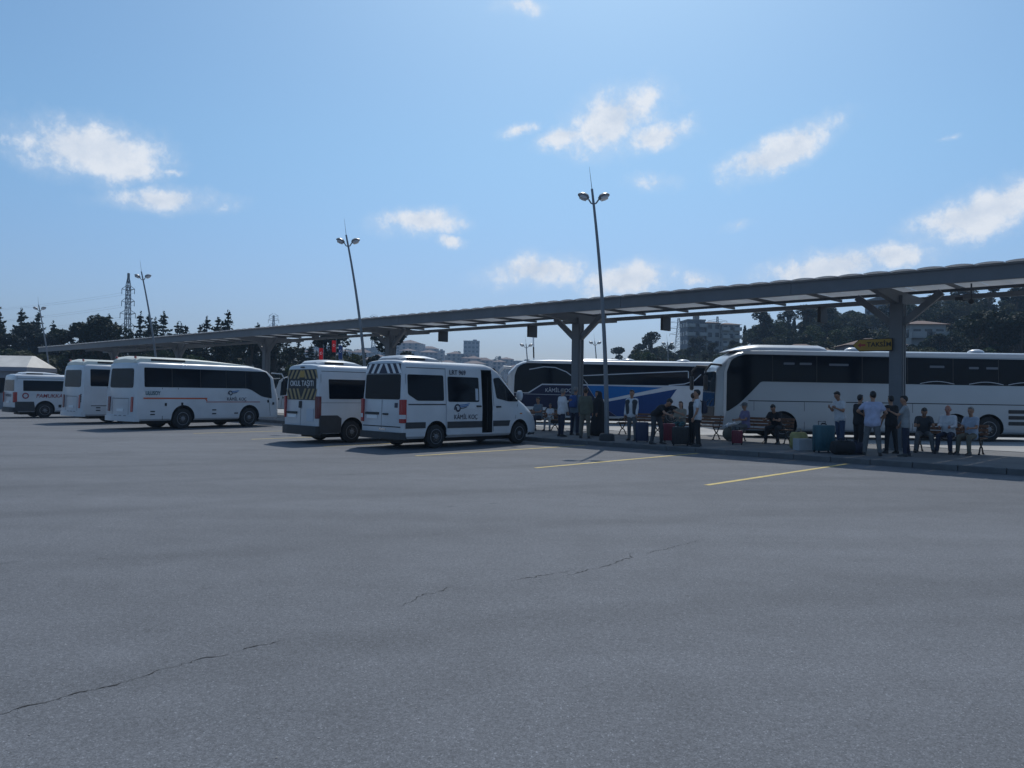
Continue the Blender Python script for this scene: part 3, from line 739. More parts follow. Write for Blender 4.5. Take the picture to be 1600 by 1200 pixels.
building('apartment_block', (53.0, Y, 8.5), 6, (5.2, 7, 15.0), 6, 3, B_DARK, 'flat', 'dark grey left half of the hilltop apartment pair', side_cols=3, wsz=(1.3, 1.2), balc=True)
building('apartment_block', (58.3, Y + 2, 8.5), 6, (4.2, 8, 14.6), 6, 2, B_WALL, 'hip', 'narrow pale apartment block between the dark block and the wide one')
building('apartment_block', (63.3, Y + 1, 8.8), 4, (5.2, 8, 13.8), 6, 3, B_WALL, 'hip', 'wide pale hilltop apartment block with tiled roof', side_cols=3, balc=True)
building('hillside_house', (43.5, 119, hill_h(43.5, 119) - .5), -12, (8.5, 7, 4.3), 1, 3, B_TAN, 'hip', 'small house with red hipped roof above the white coach dome')
building('hillside_house', (53.4, 118, hill_h(53.4, 118) - .7), -8, (7.6, 7, 5.2), 2, 4, B_GREY, 'hip', 'wide grey house with red hipped roof left of the near column', balc=True)
building('hillside_house', (65.8, 127, hill_h(65.8, 127) - .6), -5, (5.2, 6, 6.2), 2, 3, B_WALL, 'hip', 'tall pale house with red roof right of the near column', balc=True)
building('hillside_house', (98, 205, hill_h(98, 205) - .5), 0, (9, 8, 8), 3, 3, B_GREY, 'flat', 'grey block on the ridge behind the near column brace')
# town on the far hill
rb = random.Random(3); k_ = 0
TN = [(-.130, 700, 22, 22, 14, B_PINK, 'hip', 'big hazy block with low pitched roof at the left end of the far town'),
      (-.052, 705, 14, 14, 19, B_GREY, 'flat', 'square grey tower block standing highest in the far town')]
for t_, Y, w, d, h, m, rf, lab in TN:
    building('town_block', (t_ * Y, Y, town_h(t_ * Y, Y) - 1), rb.uniform(-15, 15), (w, d, h), 5, 4, m, rf, lab, wsz=(2.2, 1.8))
for i in range(46):
    for q in range(30):
        Y = rb.uniform(500, 760); t_ = rb.uniform(-.26, .035)
        if Y > 690 and (abs(t_ + .13) < .02 or abs(t_ + .052) < .016): continue
        break
    w = rb.uniform(9, 17); fl_ = rb.randint(2, 4); h = fl_ * 2.9; wl_ = rb.choice([B_WALL, B_GREY, B_PINK, B_TAN, B_PINK, B_GREY]); rf_ = 'hip' if rb.random() < .6 else 'flat'
    building('town_house', (t_ * Y, Y, town_h(t_ * Y, Y) - .6), rb.uniform(-35, 35), (w, rb.uniform(9, 14), h), fl_, rb.randint(2, 4), wl_,
             rf_, 'hazy %s house with %s roof, %s storeys, on the far town slope' % ({B_WALL: 'pale', B_GREY: 'grey', B_PINK: 'pinkish', B_TAN: 'tan'}[wl_], 'pitched tile' if rf_ == 'hip' else 'flat', ('two', 'three', 'four')[fl_ - 2]), 'houses of the far town', side_cols=1, wsz=(1.8, 1.6))
for i in range(60):
    Y = rb.uniform(480, 770); t_ = rb.uniform(-.27, .04)
    tree('brd', 'town_tree', (t_ * Y, Y, town_h(t_ * Y, Y) - .5), rb.uniform(1.0, 1.6), 'hazy tree among the houses of the far town', 'trees of the far town', rb)

# ------------------------------------------------------------------ pylons and wires
def pylon(loc, h, w, label, arms=(.72, .82, .92), rz=0, aw=.16):
    t = empty('power_pylon', loc, rz, label, 'pylon', 'lattice power pylons'); k = h / 28
    def cw(q): return w * (1 - q) ** 1.25 + w * .16 if w > 2.5 else w * (.62 - .34 * q + .55 * max(0, .45 - q)) * (1 if q < .95 else .45)
    lv = [0, .14, .27, .39, .5, .6, .69, .77, .84, .9, .96, 1.0]
    for sx in (-1, 1):
        for sy in (-1, 1):
            MB().tube([(sx * cw(q) / 2, sy * cw(q) / 2, h * q) for q in lv], .09 * k, 5).build('leg', GALV, t)
    br = MB()
    for a, b in zip(lv, lv[1:]):
        for s in (-1, 1):
            wa, wb = cw(a) / 2, cw(b) / 2
            for f in (lambda u_, v_, z_: (u_, v_, z_), lambda u_, v_, z_: (v_, u_, z_)):
                br.tube([f(-wa, s * wa, h * a), f(wb, s * wb, h * b)], .05 * k, 4); br.tube([f(wa, s * wa, h * a), f(-wb, s * wb, h * b)], .05 * k, 4)
                br.tube([f(-wb, s * wb, h * b), f(wb, s * wb, h * b)], .05 * k, 4)
    br.build('lattice', GALV, t)
    for q in arms:
        L = h * aw * (1.15 if q == arms[len(arms) // 2] else .95)
        for s in (-1, 1):
            z = h * q; c = cw(q) / 2; ar = MB()
            for sy in (-1, 1): ar.tube([(s * c, sy * c, z), (s * L, 0, z + .3 * k)], .06 * k, 4)
            ar.tube([(s * c, 0, z + 1.1 * k), (s * L, 0, z + .3 * k)], .06 * k, 4)
            a_ = ar.build('crossarm', GALV, t)
            MB().tube([(s * L, 0, z + .3 * k), (s * L, 0, z - .9 * k)], .07 * k, 5).build('insulator', DGREY, a_)
    return t
pylon((-87.2, 178, 0), 27.5, 2.3, 'tall narrow pylon above the conifers on the left', arms=(.46, .56, .66, .76, .86), aw=.055)
pylon((56.5, 268, 8), 20, 4.0, 'pylon standing just left of the dark apartment block')
pylon((78, 300, 8), 24, 3.4, 'pylon rising behind the wide pale apartment block')
pylon((100, 285, 10), 24, 3.4, 'slim pylon over the cypresses seen below the canopy')
pylon((-140, 460, 0), 45, 4.5, 'far pylon whose top shows over the left half of the canopy roof', arms=(.86, .93, .985), aw=.06)
pylon((-92, 520, 6), 45, 4.5, 'far pylon top just right of the second lamp post', arms=(.86, .93, .985), aw=.06)
for s in (-1, 1):
    for i_, q in enumerate((.46, .56, .66, .76, .86)):
        p0 = Vector((-87.2 + s * 1.5, 178, 27.5 * q - .6)); p1 = Vector((-230 + s * 1.5, 210, 27.5 * q + 1.5))
        pts = [p0.lerp(p1, k / 24) - Vector((0, 0, 5.5 * 4 * (k / 24) * (1 - k / 24))) for k in range(25)]
        o = MB().tube(pts, .012, 4).build('power_line', GALV); tag(o, 'thin power line sagging left from the tall left pylon', 'power line', 'power lines of the left pylon')

# ------------------------------------------------------------------ vehicles (local x forward, y left, z up; x = 0 at the rear)
def section(x, zb, zt, wb, wt, zbelt, rc, crown):
    zbelt = min(zbelt, zt - rc - .03)
    h = [(0, zb), (wb - .09, zb), (wb - .015, zb + .07), (wb, zb + .2), (wb, zbelt), (wt, zt - rc)]
    for k in (1, 2, 3): a = k / 4 * PI / 2; h.append((wt - rc + rc * math.cos(a), zt - rc + rc * math.sin(a)))
    h += [(wt - rc, zt), (wt * .4, zt + crown * .85), (0, zt + crown)]
    full = h + [(-y, z) for y, z in reversed(h[1:-1])]
    return [(x, y, z) for y, z in full]
def car_body(st, parent, paint, arches=(), boxes=(), lean_r=0, lean_f=0, L=0, z_r=1.0, z_f=1.2, name='body'):
    mb = MB(); secs = []
    for s in st:
        q = []
        for x, y, z in section(*s):
            if x < .2: x += lean_r * max(0, z - z_r)
            if x > L - .3: x -= lean_f * max(0, z - z_f)
            q.append((x, y, z))
        secs.append(q)
    mb.loft(secs); me = mb.mesh(name); me.materials.append(paint); me.materials.append(BLACK)
    o = bpy.data.objects.new(name, me); col.objects.link(o); tmp = []
    def cut(c):
        cme = c.mesh('cutter'); cme.materials.append(paint); cme.materials.append(BLACK)
        cme.polygons.foreach_set('material_index', [1] * len(cme.polygons))
        k = bpy.data.objects.new('cutter', cme); col.objects.link(k); tmp.append(k)
        b = o.modifiers.new('cut', 'BOOLEAN'); b.operation = 'DIFFERENCE'; b.object = k; b.solver = 'EXACT'
    for x, r, zc, w in arches:
        for s in (-1, 1):
            prof = [(s * (w - .38), r), (s * (w + .3), r)]
            cut(MB().lathe(prof, 'Y', (x, 0, zc), 28))
    for c, sz in boxes: cut(MB().box(c, sz))
    m2 = evalmesh(o)
    for k in tmp: bpy.data.objects.remove(k)
    bpy.data.objects.remove(o)
    return link(name, m2, [paint, BLACK], parent, True)
_wh = {}
def wheel(parent, x, y, r, w, rimmat=RIM, dual=False):
    key = (r, w)
    if key not in _wh:
        t = MB(); t.lathe([(-w / 2, r * .62), (-w / 2, r * .9), (-w * .42, r * .975), (-w * .3, r), (w * .3, r), (w * .42, r * .975), (w / 2, r * .9), (w / 2, r * .62)], 'Y', seg=28)
        m = MB(); q = w / 2
        m.lathe([(q - .05, r * .64), (q + .006, r * .63), (q + .008, r * .58), (q - .035, r * .54), (q - .05, r * .35), (q - .02, r * .24), (q + .02, r * .20), (q + .028, r * .05)], 'Y', seg=24)
        nut = MB()
        for k in range(8): nut.lathe([(q - .04, .018), (q + .005, .014)], 'Y', (math.cos(k * PI / 4) * r * .31, 0, math.sin(k * PI / 4) * r * .31), 6)
        hole = MB()
        for k in range(8): hole.ell((math.cos((k + .5) * PI / 4) * r * .45, q - .045, math.sin((k + .5) * PI / 4) * r * .45), (r * .065, .012, r * .065), su=8, sv=5)
        _wh[key] = (t.mesh('wheel'), m.mesh('rim'), nut.mesh('wheel_nuts'), hole.mesh('rim_holes'))
    tm, rm, nm, hm = _wh[key]
    o = link('wheel', tm, RUBBER, parent, True); o.location = (x, y, r)
    if y < 0: o.rotation_euler = (0, 0, PI)
    link('rim', rm, rimmat, o, True); link('wheel_nuts', nm, CHROME, o); link('rim_holes', hm, BLACK, o, True)
    if dual:
        i = link('wheel', tm, RUBBER, parent, True); i.location = (x, y * .72, r)
    return o
def panel(name, poly, f, m, parent, o1=.007, o0=-.012):
    return MB().prism(poly, f, o0, o1).build(name, m, parent)
def strip(name, pts, w, f, m, parent, o1=.009):
    vs = []; n = len(pts); P = [Vector(p) for p in pts]
    for i, p in enumerate(P):
        t = (P[min(i + 1, n - 1)] - P[max(0, i - 1)]).normalized(); s = Vector((-t.y, t.x)) * w / 2
        vs += [f(*(p + s), o1), f(*(p - s), o1)]
    return MB().add(vs, [(2 * i, 2 * i + 1, 2 * i + 3, 2 * i + 2) for i in range(n - 1)]).build(name, m, parent)
def swirl_logo(parent, f, x, z, k, sgn=1):
    """round curl with streaming wing strokes"""
    pts = []
    for i in range(22):
        a = R(200) - R(420) * i / 21; r = .16 * (1 - .55 * i / 21); pts.append((x + sgn * math.cos(a) * r * k, z + math.sin(a) * r * k))
    e = strip('emblem', pts, .062 * k, f, INK, parent, .0115)
    for j, (z0, l) in enumerate(((.12, .48), (.06, .42), (.0, .34))):
        strip('emblem_wing', [(x + sgn * .10 * k, z + z0 * k), (x + sgn * (.2 + l * .3) * k, z + (z0 + .015) * k), (x + sgn * (.14 + l) * k, z + (z0 + .06) * k)], .035 * k, f, SKYBLUE if j < 2 else INK, e, .0125)
    return e
def mirror(parent, pos, m, side, big=False):
    x, y, z = pos; h = .34 if big else .30
    o = MB().loft([[(x + dx, y + side * a, z + math.sin(v) * h * .5 * s + .0) if False else (x + math.cos(v) * .07 * s + dx, y + side * a, z + math.sin(v) * h * .5 * s) for v in [2 * PI * i / 12 for i in range(12)]] for a, s, dx in ((.08, .55, 0), (.12, .95, 0), (.27, 1.0, 0), (.31, .6, 0))]).build('mirror', m, parent, True)
    MB().tube([(x + .02, y - side * .04, z - .04), (x, y + side * .12, z - .02)], .03, 7).build('mirror_arm', BLACK, o)
    return o

def van(name, p, a_near, L, H, dh, label, wb=1.0, rear_ax=1.3, front_ax=5.0, r=.36, zb=.31, door=None, paint=WHITE, group='white minibuses parked at the kerb'):
    root = empty(name, W(p, a_near + wb), HEAD_N + dh, label, 'minibus', group)
    wt = wb - .10; rc = .17; zbelt = 1.2
    def S(x, zt, w=1.0, inset=0, zb_=zb): return (x, zb_ + inset, zt - inset, wb * w - inset, (wt if zt > H - .5 else wb - .03 - .07 * max(0, (zt - zbelt)) / (H - zbelt)) * w - inset, zbelt, rc, .035)
    st = [S(0, H - .03, 1, .07), S(.03, H - .01, 1, .02), S(.12, H), S(1.0, H), S(L - 2.5, H), S(L - 2.2, H - .06), S(L - 1.9, H - .2), S(L - 1.5, H - .58), S(L - 1.1, 1.62), S(L - .65, 1.36, .985), S(L - .3, 1.13, .95), S(L - .1, .95, .90), S(L, .78, .84, 0)]
    boxes = []
    if door: boxes.append((((door[0] + door[1]) / 2, -wb + .25, 1.42), (door[1] - door[0], 1.1, 2.0)))
    body = car_body(st, root, paint, [(rear_ax, r + .085, r + .03, wb), (front_ax, r + .085, r + .03, wb)], boxes, lean_r=.045, L=L)
    def ys(z): return wb if z < zbelt else wb - (z - zbelt) * (wb - wt) / (H - rc - zbelt)
    fR = lambda x, z, o: (x, -(ys(z) + o), z)
    fL = lambda x, z, o: (x, ys(z) + o, z)
    fB = lambda y, z, o: (.045 * max(0, z - 1.0) - o, y, z)
    for s in (-1, 1):
        wheel(root, rear_ax, s * (wb - .13), r, .22); wheel(root, front_ax, s * (wb - .13), r, .22)
    MB().box((L * .47, 0, zb - .06), (L * .8, 1.1, .16)).build('chassis', BLACK, root)
    MB().tube([(rear_ax, -.8, r), (rear_ax, .8, r)], .07, 8).build('axle', BLACK, root)
    # windscreen, bonnet line, lamps, grille
    ws = MB(); 
    pts = [(L - 2.0, H - .16), (L - 1.5, H - .565), (L - 1.13, 1.665)]
    vs = []
    for x, z in pts:
        for y in (-.78, -.4, 0, .4, .78): vs.append((x + .012, y, z + .05 + .02 * (1 - abs(y))))
    ws.add(vs, [(i * 5 + k, i * 5 + k + 1, (i + 1) * 5 + k + 1, (i + 1) * 5 + k) for i in range(2) for k in range(4)]).build('windscreen', GLASS, root, True)
    for s in (-1, 1):
        MB().ell((L - .17, s * .72, .86), (.14, .16, .12)).build('headlight', CLEARL, root, True)
    MB().box((L - .03, 0, .62), (.12, 1.1, .22)).build('grille', BLACK, root)
    bm_ = MB().loft([[(x, y, z) for y, z in ((-w, .30), (-w, .56), (w, .56), (w, .30))] for x, w in ((L - .42, wb * .95), (L - .06, wb * .86), (L + .04, wb * .7))]).build('front_bumper', DGREY, root)
    mirror(root, (L - 1.18, -wb + .02, 1.62), paint, -1, True); mirror(root, (L - 1.18, wb - .02, 1.62), paint, 1, True)
    # cab door window, both sides
    for f in (fR, fL):
        cabw = panel('cab_window', rpoly([(L - 2.06, 1.52), (L - 2.18, 2.16), (L - 1.92, 2.2), (L - 1.52, 1.86), (L - 1.02, 1.42), (L - 1.5, 1.42)], .06), f, GLASS, root)
        strip('window_divider', [(L - 1.62, 1.46), (L - 1.66, 1.92)], .035, f, BLACK, cabw, .011)
        strip('door_gap', [(L - 2.22, .45), (L - 2.2, 1.3), (L - 2.26, 2.3)], .014, f, GAP, body, .003)
        strip('door_gap', [(L - 1.18, .85), (L - 1.06, 1.35)], .014, f, GAP, body, .003)
        strip('roof_gutter', [(.16, H - .20), (L - 2.5, H - .20)], .018, f, GAP, body, .003)
        strip('panel_gap', [(.14, .62), (.14, 2.2)], .012, f, GAP, body, .003)
        panel('side_marker', rpoly([(L - .95, 1.0), (L - .85, 1.0), (L - .85, 1.04), (L - .95, 1.04)], .01), f, AMBER, body, .012)
        h_ = panel('door_handle', rpoly([(L - 2.1, 1.22), (L - 1.88, 1.22), (L - 1.88, 1.27), (L - 2.1, 1.27)], .02), f, BLACK, body, .03)
    return root, body, fR, fL, fB, ys
def roof_ac(root, x0, x1, w, z, h, m=SILVER, m2=WHITE):
    u_ = MB(); secs = []
    for q, hh, ww in ((0, .35, .85), (.06, .8, .95), (.2, 1, 1), (.55, .95, 1), (.8, .62, .92), (.95, .25, .8), (1, .06, .7)):
        x = x0 + (x1 - x0) * q
        secs.append([(x, y * ww, z + zz * hh) for y, zz in ((-w, -.03), (-w, h * .55), (-w * .8, h * .95), (0, h), (w * .8, h * .95), (w, h * .55), (w, -.03))])
    o = u_.loft(secs).build('roof_air_conditioner', m2, root, True)
    g_ = MB()
    for s in (-1, 1): g_.box((x0 + (x1 - x0) * .3, s * (w + .003), z + h * .3), ((x1 - x0) * .4, .012, h * .4))
    g_.build('air_grille', BLACK, o)
    MB().box((x0 + .01, 0, z + h * .25), (.012, w * 1.2, h * .3)).build('air_grille', DGREY, o)
def plate_group(root, f, y, z, txt, w=.5):
    o = panel('number_plate', rpoly([(y - w / 2, z - .055), (y + w / 2, z - .055), (y + w / 2, z + .055), (y - w / 2, z + .055)], .01), f, WHITEINK, root, .014)
    return o

# --- lettered white minibus in front
E_, eb, fR, fL, fB, ys = van('minibus', 14.45, 17.75, 5.95, 2.6, 0, 'white minibus with blue lettering, door number and open side doorway', door=(3.2, 3.69))
wn = panel('quarter_window', rpoly([(.2, 1.62), (.2, 2.2), (1.6, 2.2), (1.6, 1.43), (.55, 1.43)], .06), fR, GLASS, E_)
panel('quarter_window', rpoly([(.2, 1.62), (.2, 2.2), (3.1, 2.2), (3.1, 1.43), (.55, 1.43)], .06), fL, GLASS, E_)
fD = lambda x, z, o: fR(x, z, o + .035)
dr = MB()
poly = rpoly([(1.68, .40), (1.68, 1.2), (3.19, 1.2), (3.19, .40)], [.04, 0, 0, .04]); dr.prism(poly, fD, -.03, 0)
poly = rpoly([(1.68, 1.2), (1.68, 2.42), (3.19, 2.42), (3.19, 1.2)], [0, .05, .05, 0]); dr.prism(poly, fD, -.03, 0)
dr = dr.build('sliding_door', WHITE, E_)
panel('door_window', rpoly([(1.74, 1.4), (1.74, 2.17), (3.06, 2.17), (3.06, 1.4)], .06), fD, GLASS, dr)
panel('window_sticker', rpoly([(2.9, 1.45), (2.9, 1.82), (3.02, 1.82), (3.02, 1.45)], .01), fD, PALE, dr, .009, .006)
panel('door_handle', rpoly([(2.93, 1.24), (3.13, 1.24), (3.13, 1.29), (2.93, 1.29)], .02), fD, BLACK, dr, .03)
panel('side_moulding', [(1.70, .60), (3.18, .60), (3.18, .80), (1.70, .80)], fD, DGREY, dr, .012, 0)
text('KÂMİL KOÇ', .2, (2.47, -1.0 - .047, .93), ROT_RIGHT, INK, dr, sx=.92)
swirl_logo(dr, fD, 2.12, 1.20, .82)
text('LRT 969', .2, (2.16, -ys(2.3) - .049, 2.295), (R(90 - 4.5), 0, 0), INK, dr, sx=1.0, off=.003)
panel('side_moulding', [(.10, .62), (.86, .62), (.86, .80), (.10, .80)], fR, DGREY, E_, .012, 0)
panel('side_moulding', [(3.72, .62), (4.46, .62), (4.52, .80), (3.72, .80)], fR, DGREY, E_, .012, 0)
strip('slide_rail', [(.2, 1.32), (1.66, 1.32)], .035, fR, DGREY, E_, .008)
# doorway interior
MB().box((3.44, -.62, .36), (.47, .62, .04)).build('entry_step', DGREY, E_)
MB().box((3.44, -.34, .62), (.47, .06, .48)).build('step_riser', INTERIOR, E_)
seat = MB(); seat.box((3.40, -.45, .95), (.3, .3, .12)); seat.box((3.27, -.45, 1.3), (.08, .3, .62)); seat.build('passenger_seat', INTERIOR, E_, bevel=.03)
MB().tube([(3.64, -.82, .5), (3.64, -.80, 2.2)], .012, 8).build('grab_pole', DGREY, E_)
# rear
panel('rear_window', rpoly([(-.84, 1.46), (.84, 1.46), (.82, 2.2), (-.82, 2.2)], .07), fB, GLASS, E_)
rp = panel('rear_stripe_board', rpoly([(-.82, 2.215), (.82, 2.215), (.78, 2.52), (-.78, 2.52)], .03), fB, INK, E_, .008)
for k in range(1, 4):
    for s_ in (-1, 1):
        x0 = s_ * (k * .27 - .06)
        panel('stripe', [(x0, 2.225), (x0 + s_ * .12, 2.225), (x0 - s_ * .06, 2.51), (x0 - s_ * .18, 2.51)], fB, WHITEINK, rp, .012, .009)
strip('door_gap', [(0, .55), (0, 1.45)], .014, fB, GAP, eb, .004)
strip('door_gap', [(-.9, .66), (.9, .66)], .03, fB, GAP, eb, .004)
plate_group(E_, fB, .45, .93, '')
panel('plate_recess', rpoly([(.14, 1.0), (.78, 1.0), (.78, 1.07), (.14, 1.07)], .01), fB, BLACK, E_, .02)
panel('rear_handle', rpoly([(-.32, 1.0), (-.08, 1.0), (-.08, 1.05), (-.32, 1.05)], .015), fB, BLACK, E_, .03)
panel('notice_sticker', rpoly([(-.74, 1.22), (-.6, 1.22), (-.6, 1.36), (-.74, 1.36)], .01), fB, INK, E_, .008)
for s in (-1, 1):
    q = MB(); 
    q.loft([[(x, s * y, z) for x, y in ((-.035, .86), (-.03, .975), (.05, 1.012), (.13, 1.012), (.13, .9), (.05, .86))] for z in (.78, 1.1, 1.46)])
    o = q.build('tail_light', REDL, E_, True, bevel=.01)
    MB().loft([[(x, s * y, z) for x, y in ((-.039, .865), (-.034, .978), (.05, 1.016), (.10, 1.016), (.10, .9))] for z in (.90, 1.02)]).build('reversing_lens', CLEARL, o)
MB().loft([[(x, y, z) for x, y in ((.12, -1.0), (-.06, -.96), (-.10, -.6), (-.10, .6), (-.06, .96), (.12, 1.0), (.25, .9), (.25, -.9))] for z in (.30, .50)]).build('rear_bumper', DGREY, E_)
panel('maker_badge', rpoly([(-.2, .55), (.1, .55), (.1, .61), (-.2, .61)], .01), fB, CHROME, E_, .01)
roof_ac(E_, .25, 2.0, .62, 2.62, .17, SILVER, SILVER)

# --- school minibus with the yellow striped rear
D_, db, fR, fL, fB, ys = van('minibus', 13.9, 21.25, 5.6, 2.5, 0, 'white school minibus with yellow and black striped rear', front_ax=4.75, rear_ax=1.3)
panel('side_window', rpoly([(.42, 1.42), (.42, 2.05), (2.0, 2.05), (2.0, 1.42)], .03), fR, GLASS, D_)
panel('side_window', rpoly([(2.2, 1.42), (2.2, 2.05), (3.4, 2.05), (3.4, 1.42)], .03), fR, GLASS, D_)
panel('side_window', rpoly([(.42, 1.42), (.42, 2.05), (3.4, 2.05), (3.4, 1.42)], .03), fL, GLASS, D_)
for f in (fR, fL):
    panel('lower_cladding', [(.06, .34), (.06, .90), (.72, .90), (.88, .80), (.86, .34)], f, DGREY, D_, .012)
    panel('lower_cladding', [(1.76, .34), (1.76, .55), (4.28, .55), (4.28, .34)], f, DGREY, D_, .012)
strip('panel_gap', [(.1, 1.3), (4.6 - 1.2, 1.3)], .01, fR, GAP, db, .003)
rb_ = panel('striped_board', rpoly([(-.82, 1.38), (.82, 1.38), (.80, 2.36), (-.80, 2.36)], .05), fB, BLACK, D_)
for k in range(1, 5):
    for s in (-1, 1):
        x0 = s * (k * .23 - .05); e = min(.12, max(.0, .80 - abs(x0)))
        panel('stripe', [(x0, 2.06), (x0 + s * min(.11, max(.02, .79 - abs(x0))), 2.06), (x0 - s * .07, 2.34), (x0 - s * .18, 2.34)], fB, YELLOWST, rb_, .012, .006)
        panel('stripe', [(x0 - s * .18, 1.40), (x0 - s * .07, 1.40), (x0 + s * min(.11, max(.02, .79 - abs(x0))), 1.74), (x0, 1.74)], fB, YELLOWST, rb_, .012, .006)
text('OKUL TAŞITI', .25, (.045 * .9 - .012, 0, 1.9), ROT_REAR, WHITEINK, D_, sx=.92)
panel('crossing_sign', rpoly([(-.12, 2.1), (.12, 2.1), (.12, 2.3), (-.12, 2.3)], .02), fB, SIGNY, D_, .014)
for s in (-1, 1):
    MB().loft([[(x, s * y, z) for x, y in ((-.03, .86), (-.02, .965), (.05, 1.008), (.12, 1.008), (.12, .9), (.05, .86))] for z in (.80, 1.1, 1.5)]).build('tail_light', REDL if s > 0 else DRED, D_, True, bevel=.01)
strip('door_gap', [(0, .5), (0, 1.38)], .014, fB, GAP, db, .004)
panel('rear_handle', rpoly([(-.04, 1.12), (.1, 1.12), (.1, 1.34), (-.04, 1.34)], .03), fB, BLACK, D_, .02)
plate_group(D_, fB, .5, .86, ''); panel('plate_recess', rpoly([(.2, .93), (.8, .93), (.8, 1.0), (.2, 1.0)], .01), fB, BLACK, D_, .02)
panel('notice_sticker', rpoly([(-.74, .7), (-.36, .7), (-.36, 1.1), (-.74, 1.1)], .01), fB, PALE, D_, .008)
MB().loft([[(x, y, z) for x, y in ((.12, -1.0), (-.06, -.97), (-.12, -.6), (-.12, .6), (-.06, .97), (.12, 1.0), (.25, .9), (.25, -.9))] for z in (.28, .56)]).build('rear_bumper', DGREY, D_)
panel('roof_lamp', rpoly([(-.1, 2.41), (.1, 2.41), (.1, 2.45), (-.1, 2.45)], .01), fB, BLACK, D_, .03)
roof_ac(D_, .3, 2.1, .6, 2.52, .17, SILVER, WHITE)

# --- minibus cut by the left edge
P_, pb, fR, fL, fB, ys = van('minibus', 12.3, 46.85, 5.8, 2.28, 0, 'white minibus with dark red lettering cut by the left picture edge', front_ax=4.95, rear_ax=1.45, r=.40)
for f in (fR, fL):
    panel('side_window', rpoly([(.42, 1.42), (.42, 1.98), (2.5, 1.98), (2.5, 1.42)], .03), f, GLASS, P_)
    panel('side_window', rpoly([(2.62, 1.42), (2.62, 1.98), (3.5, 1.98), (3.5, 1.42)], .03), f, GLASS, P_)
    panel('lower_cladding', [(.05, .36), (.05, .86), (.92, .86), (1.0, .36)], f, DGREY, P_, .012)
text('PAMUKKALE', .29, (1.78, -1.0 - .012, 1.16), ROT_RIGHT, REDINK, P_, sx=.95, shear=.2, off=.002)
pts = [(.52 + .13 * math.cos(k * PI / 8), 1.17 + .13 * math.sin(k * PI / 8)) for k in range(17)]
strip('emblem', pts, .06, fR, REDINK, P_, .011)
panel('rear_window', rpoly([(-.84, 1.42), (.84, 1.42), (.80, 2.0), (-.80, 2.0)], .05), fB, GLASS, P_)
for s in (-1, 1): MB().loft([[(x, s * y, z) for x, y in ((-.03, .84), (-.02, .965), (.05, 1.008), (.14, 1.008), (.14, .9))] for z in (.82, 1.36)]).build('tail_light', REDL, P_, bevel=.01)
plate_group(P_, fB, .1, .84, ''); text('PAMUKKALE', .22, (-.013, 0, 1.18), ROT_REAR, INK, P_, sx=.8)
MB().loft([[(x, y, z) for x, y in ((.12, -1.0), (-.06, -.97), (-.12, -.6), (-.12, .6), (-.06, .97), (.12, 1.0), (.25, .9), (.25, -.9))] for z in (.30, .56)]).build('rear_bumper', DGREY, P_)
panel('vent_grille', rpoly([(2.1, .55), (2.1, .7), (2.6, .7), (2.6, .55)], .02), fR, BLACK, P_, .01)
roof_ac(P_, .45, 2.4, .6, 2.3, .15, SILVER, WHITE)

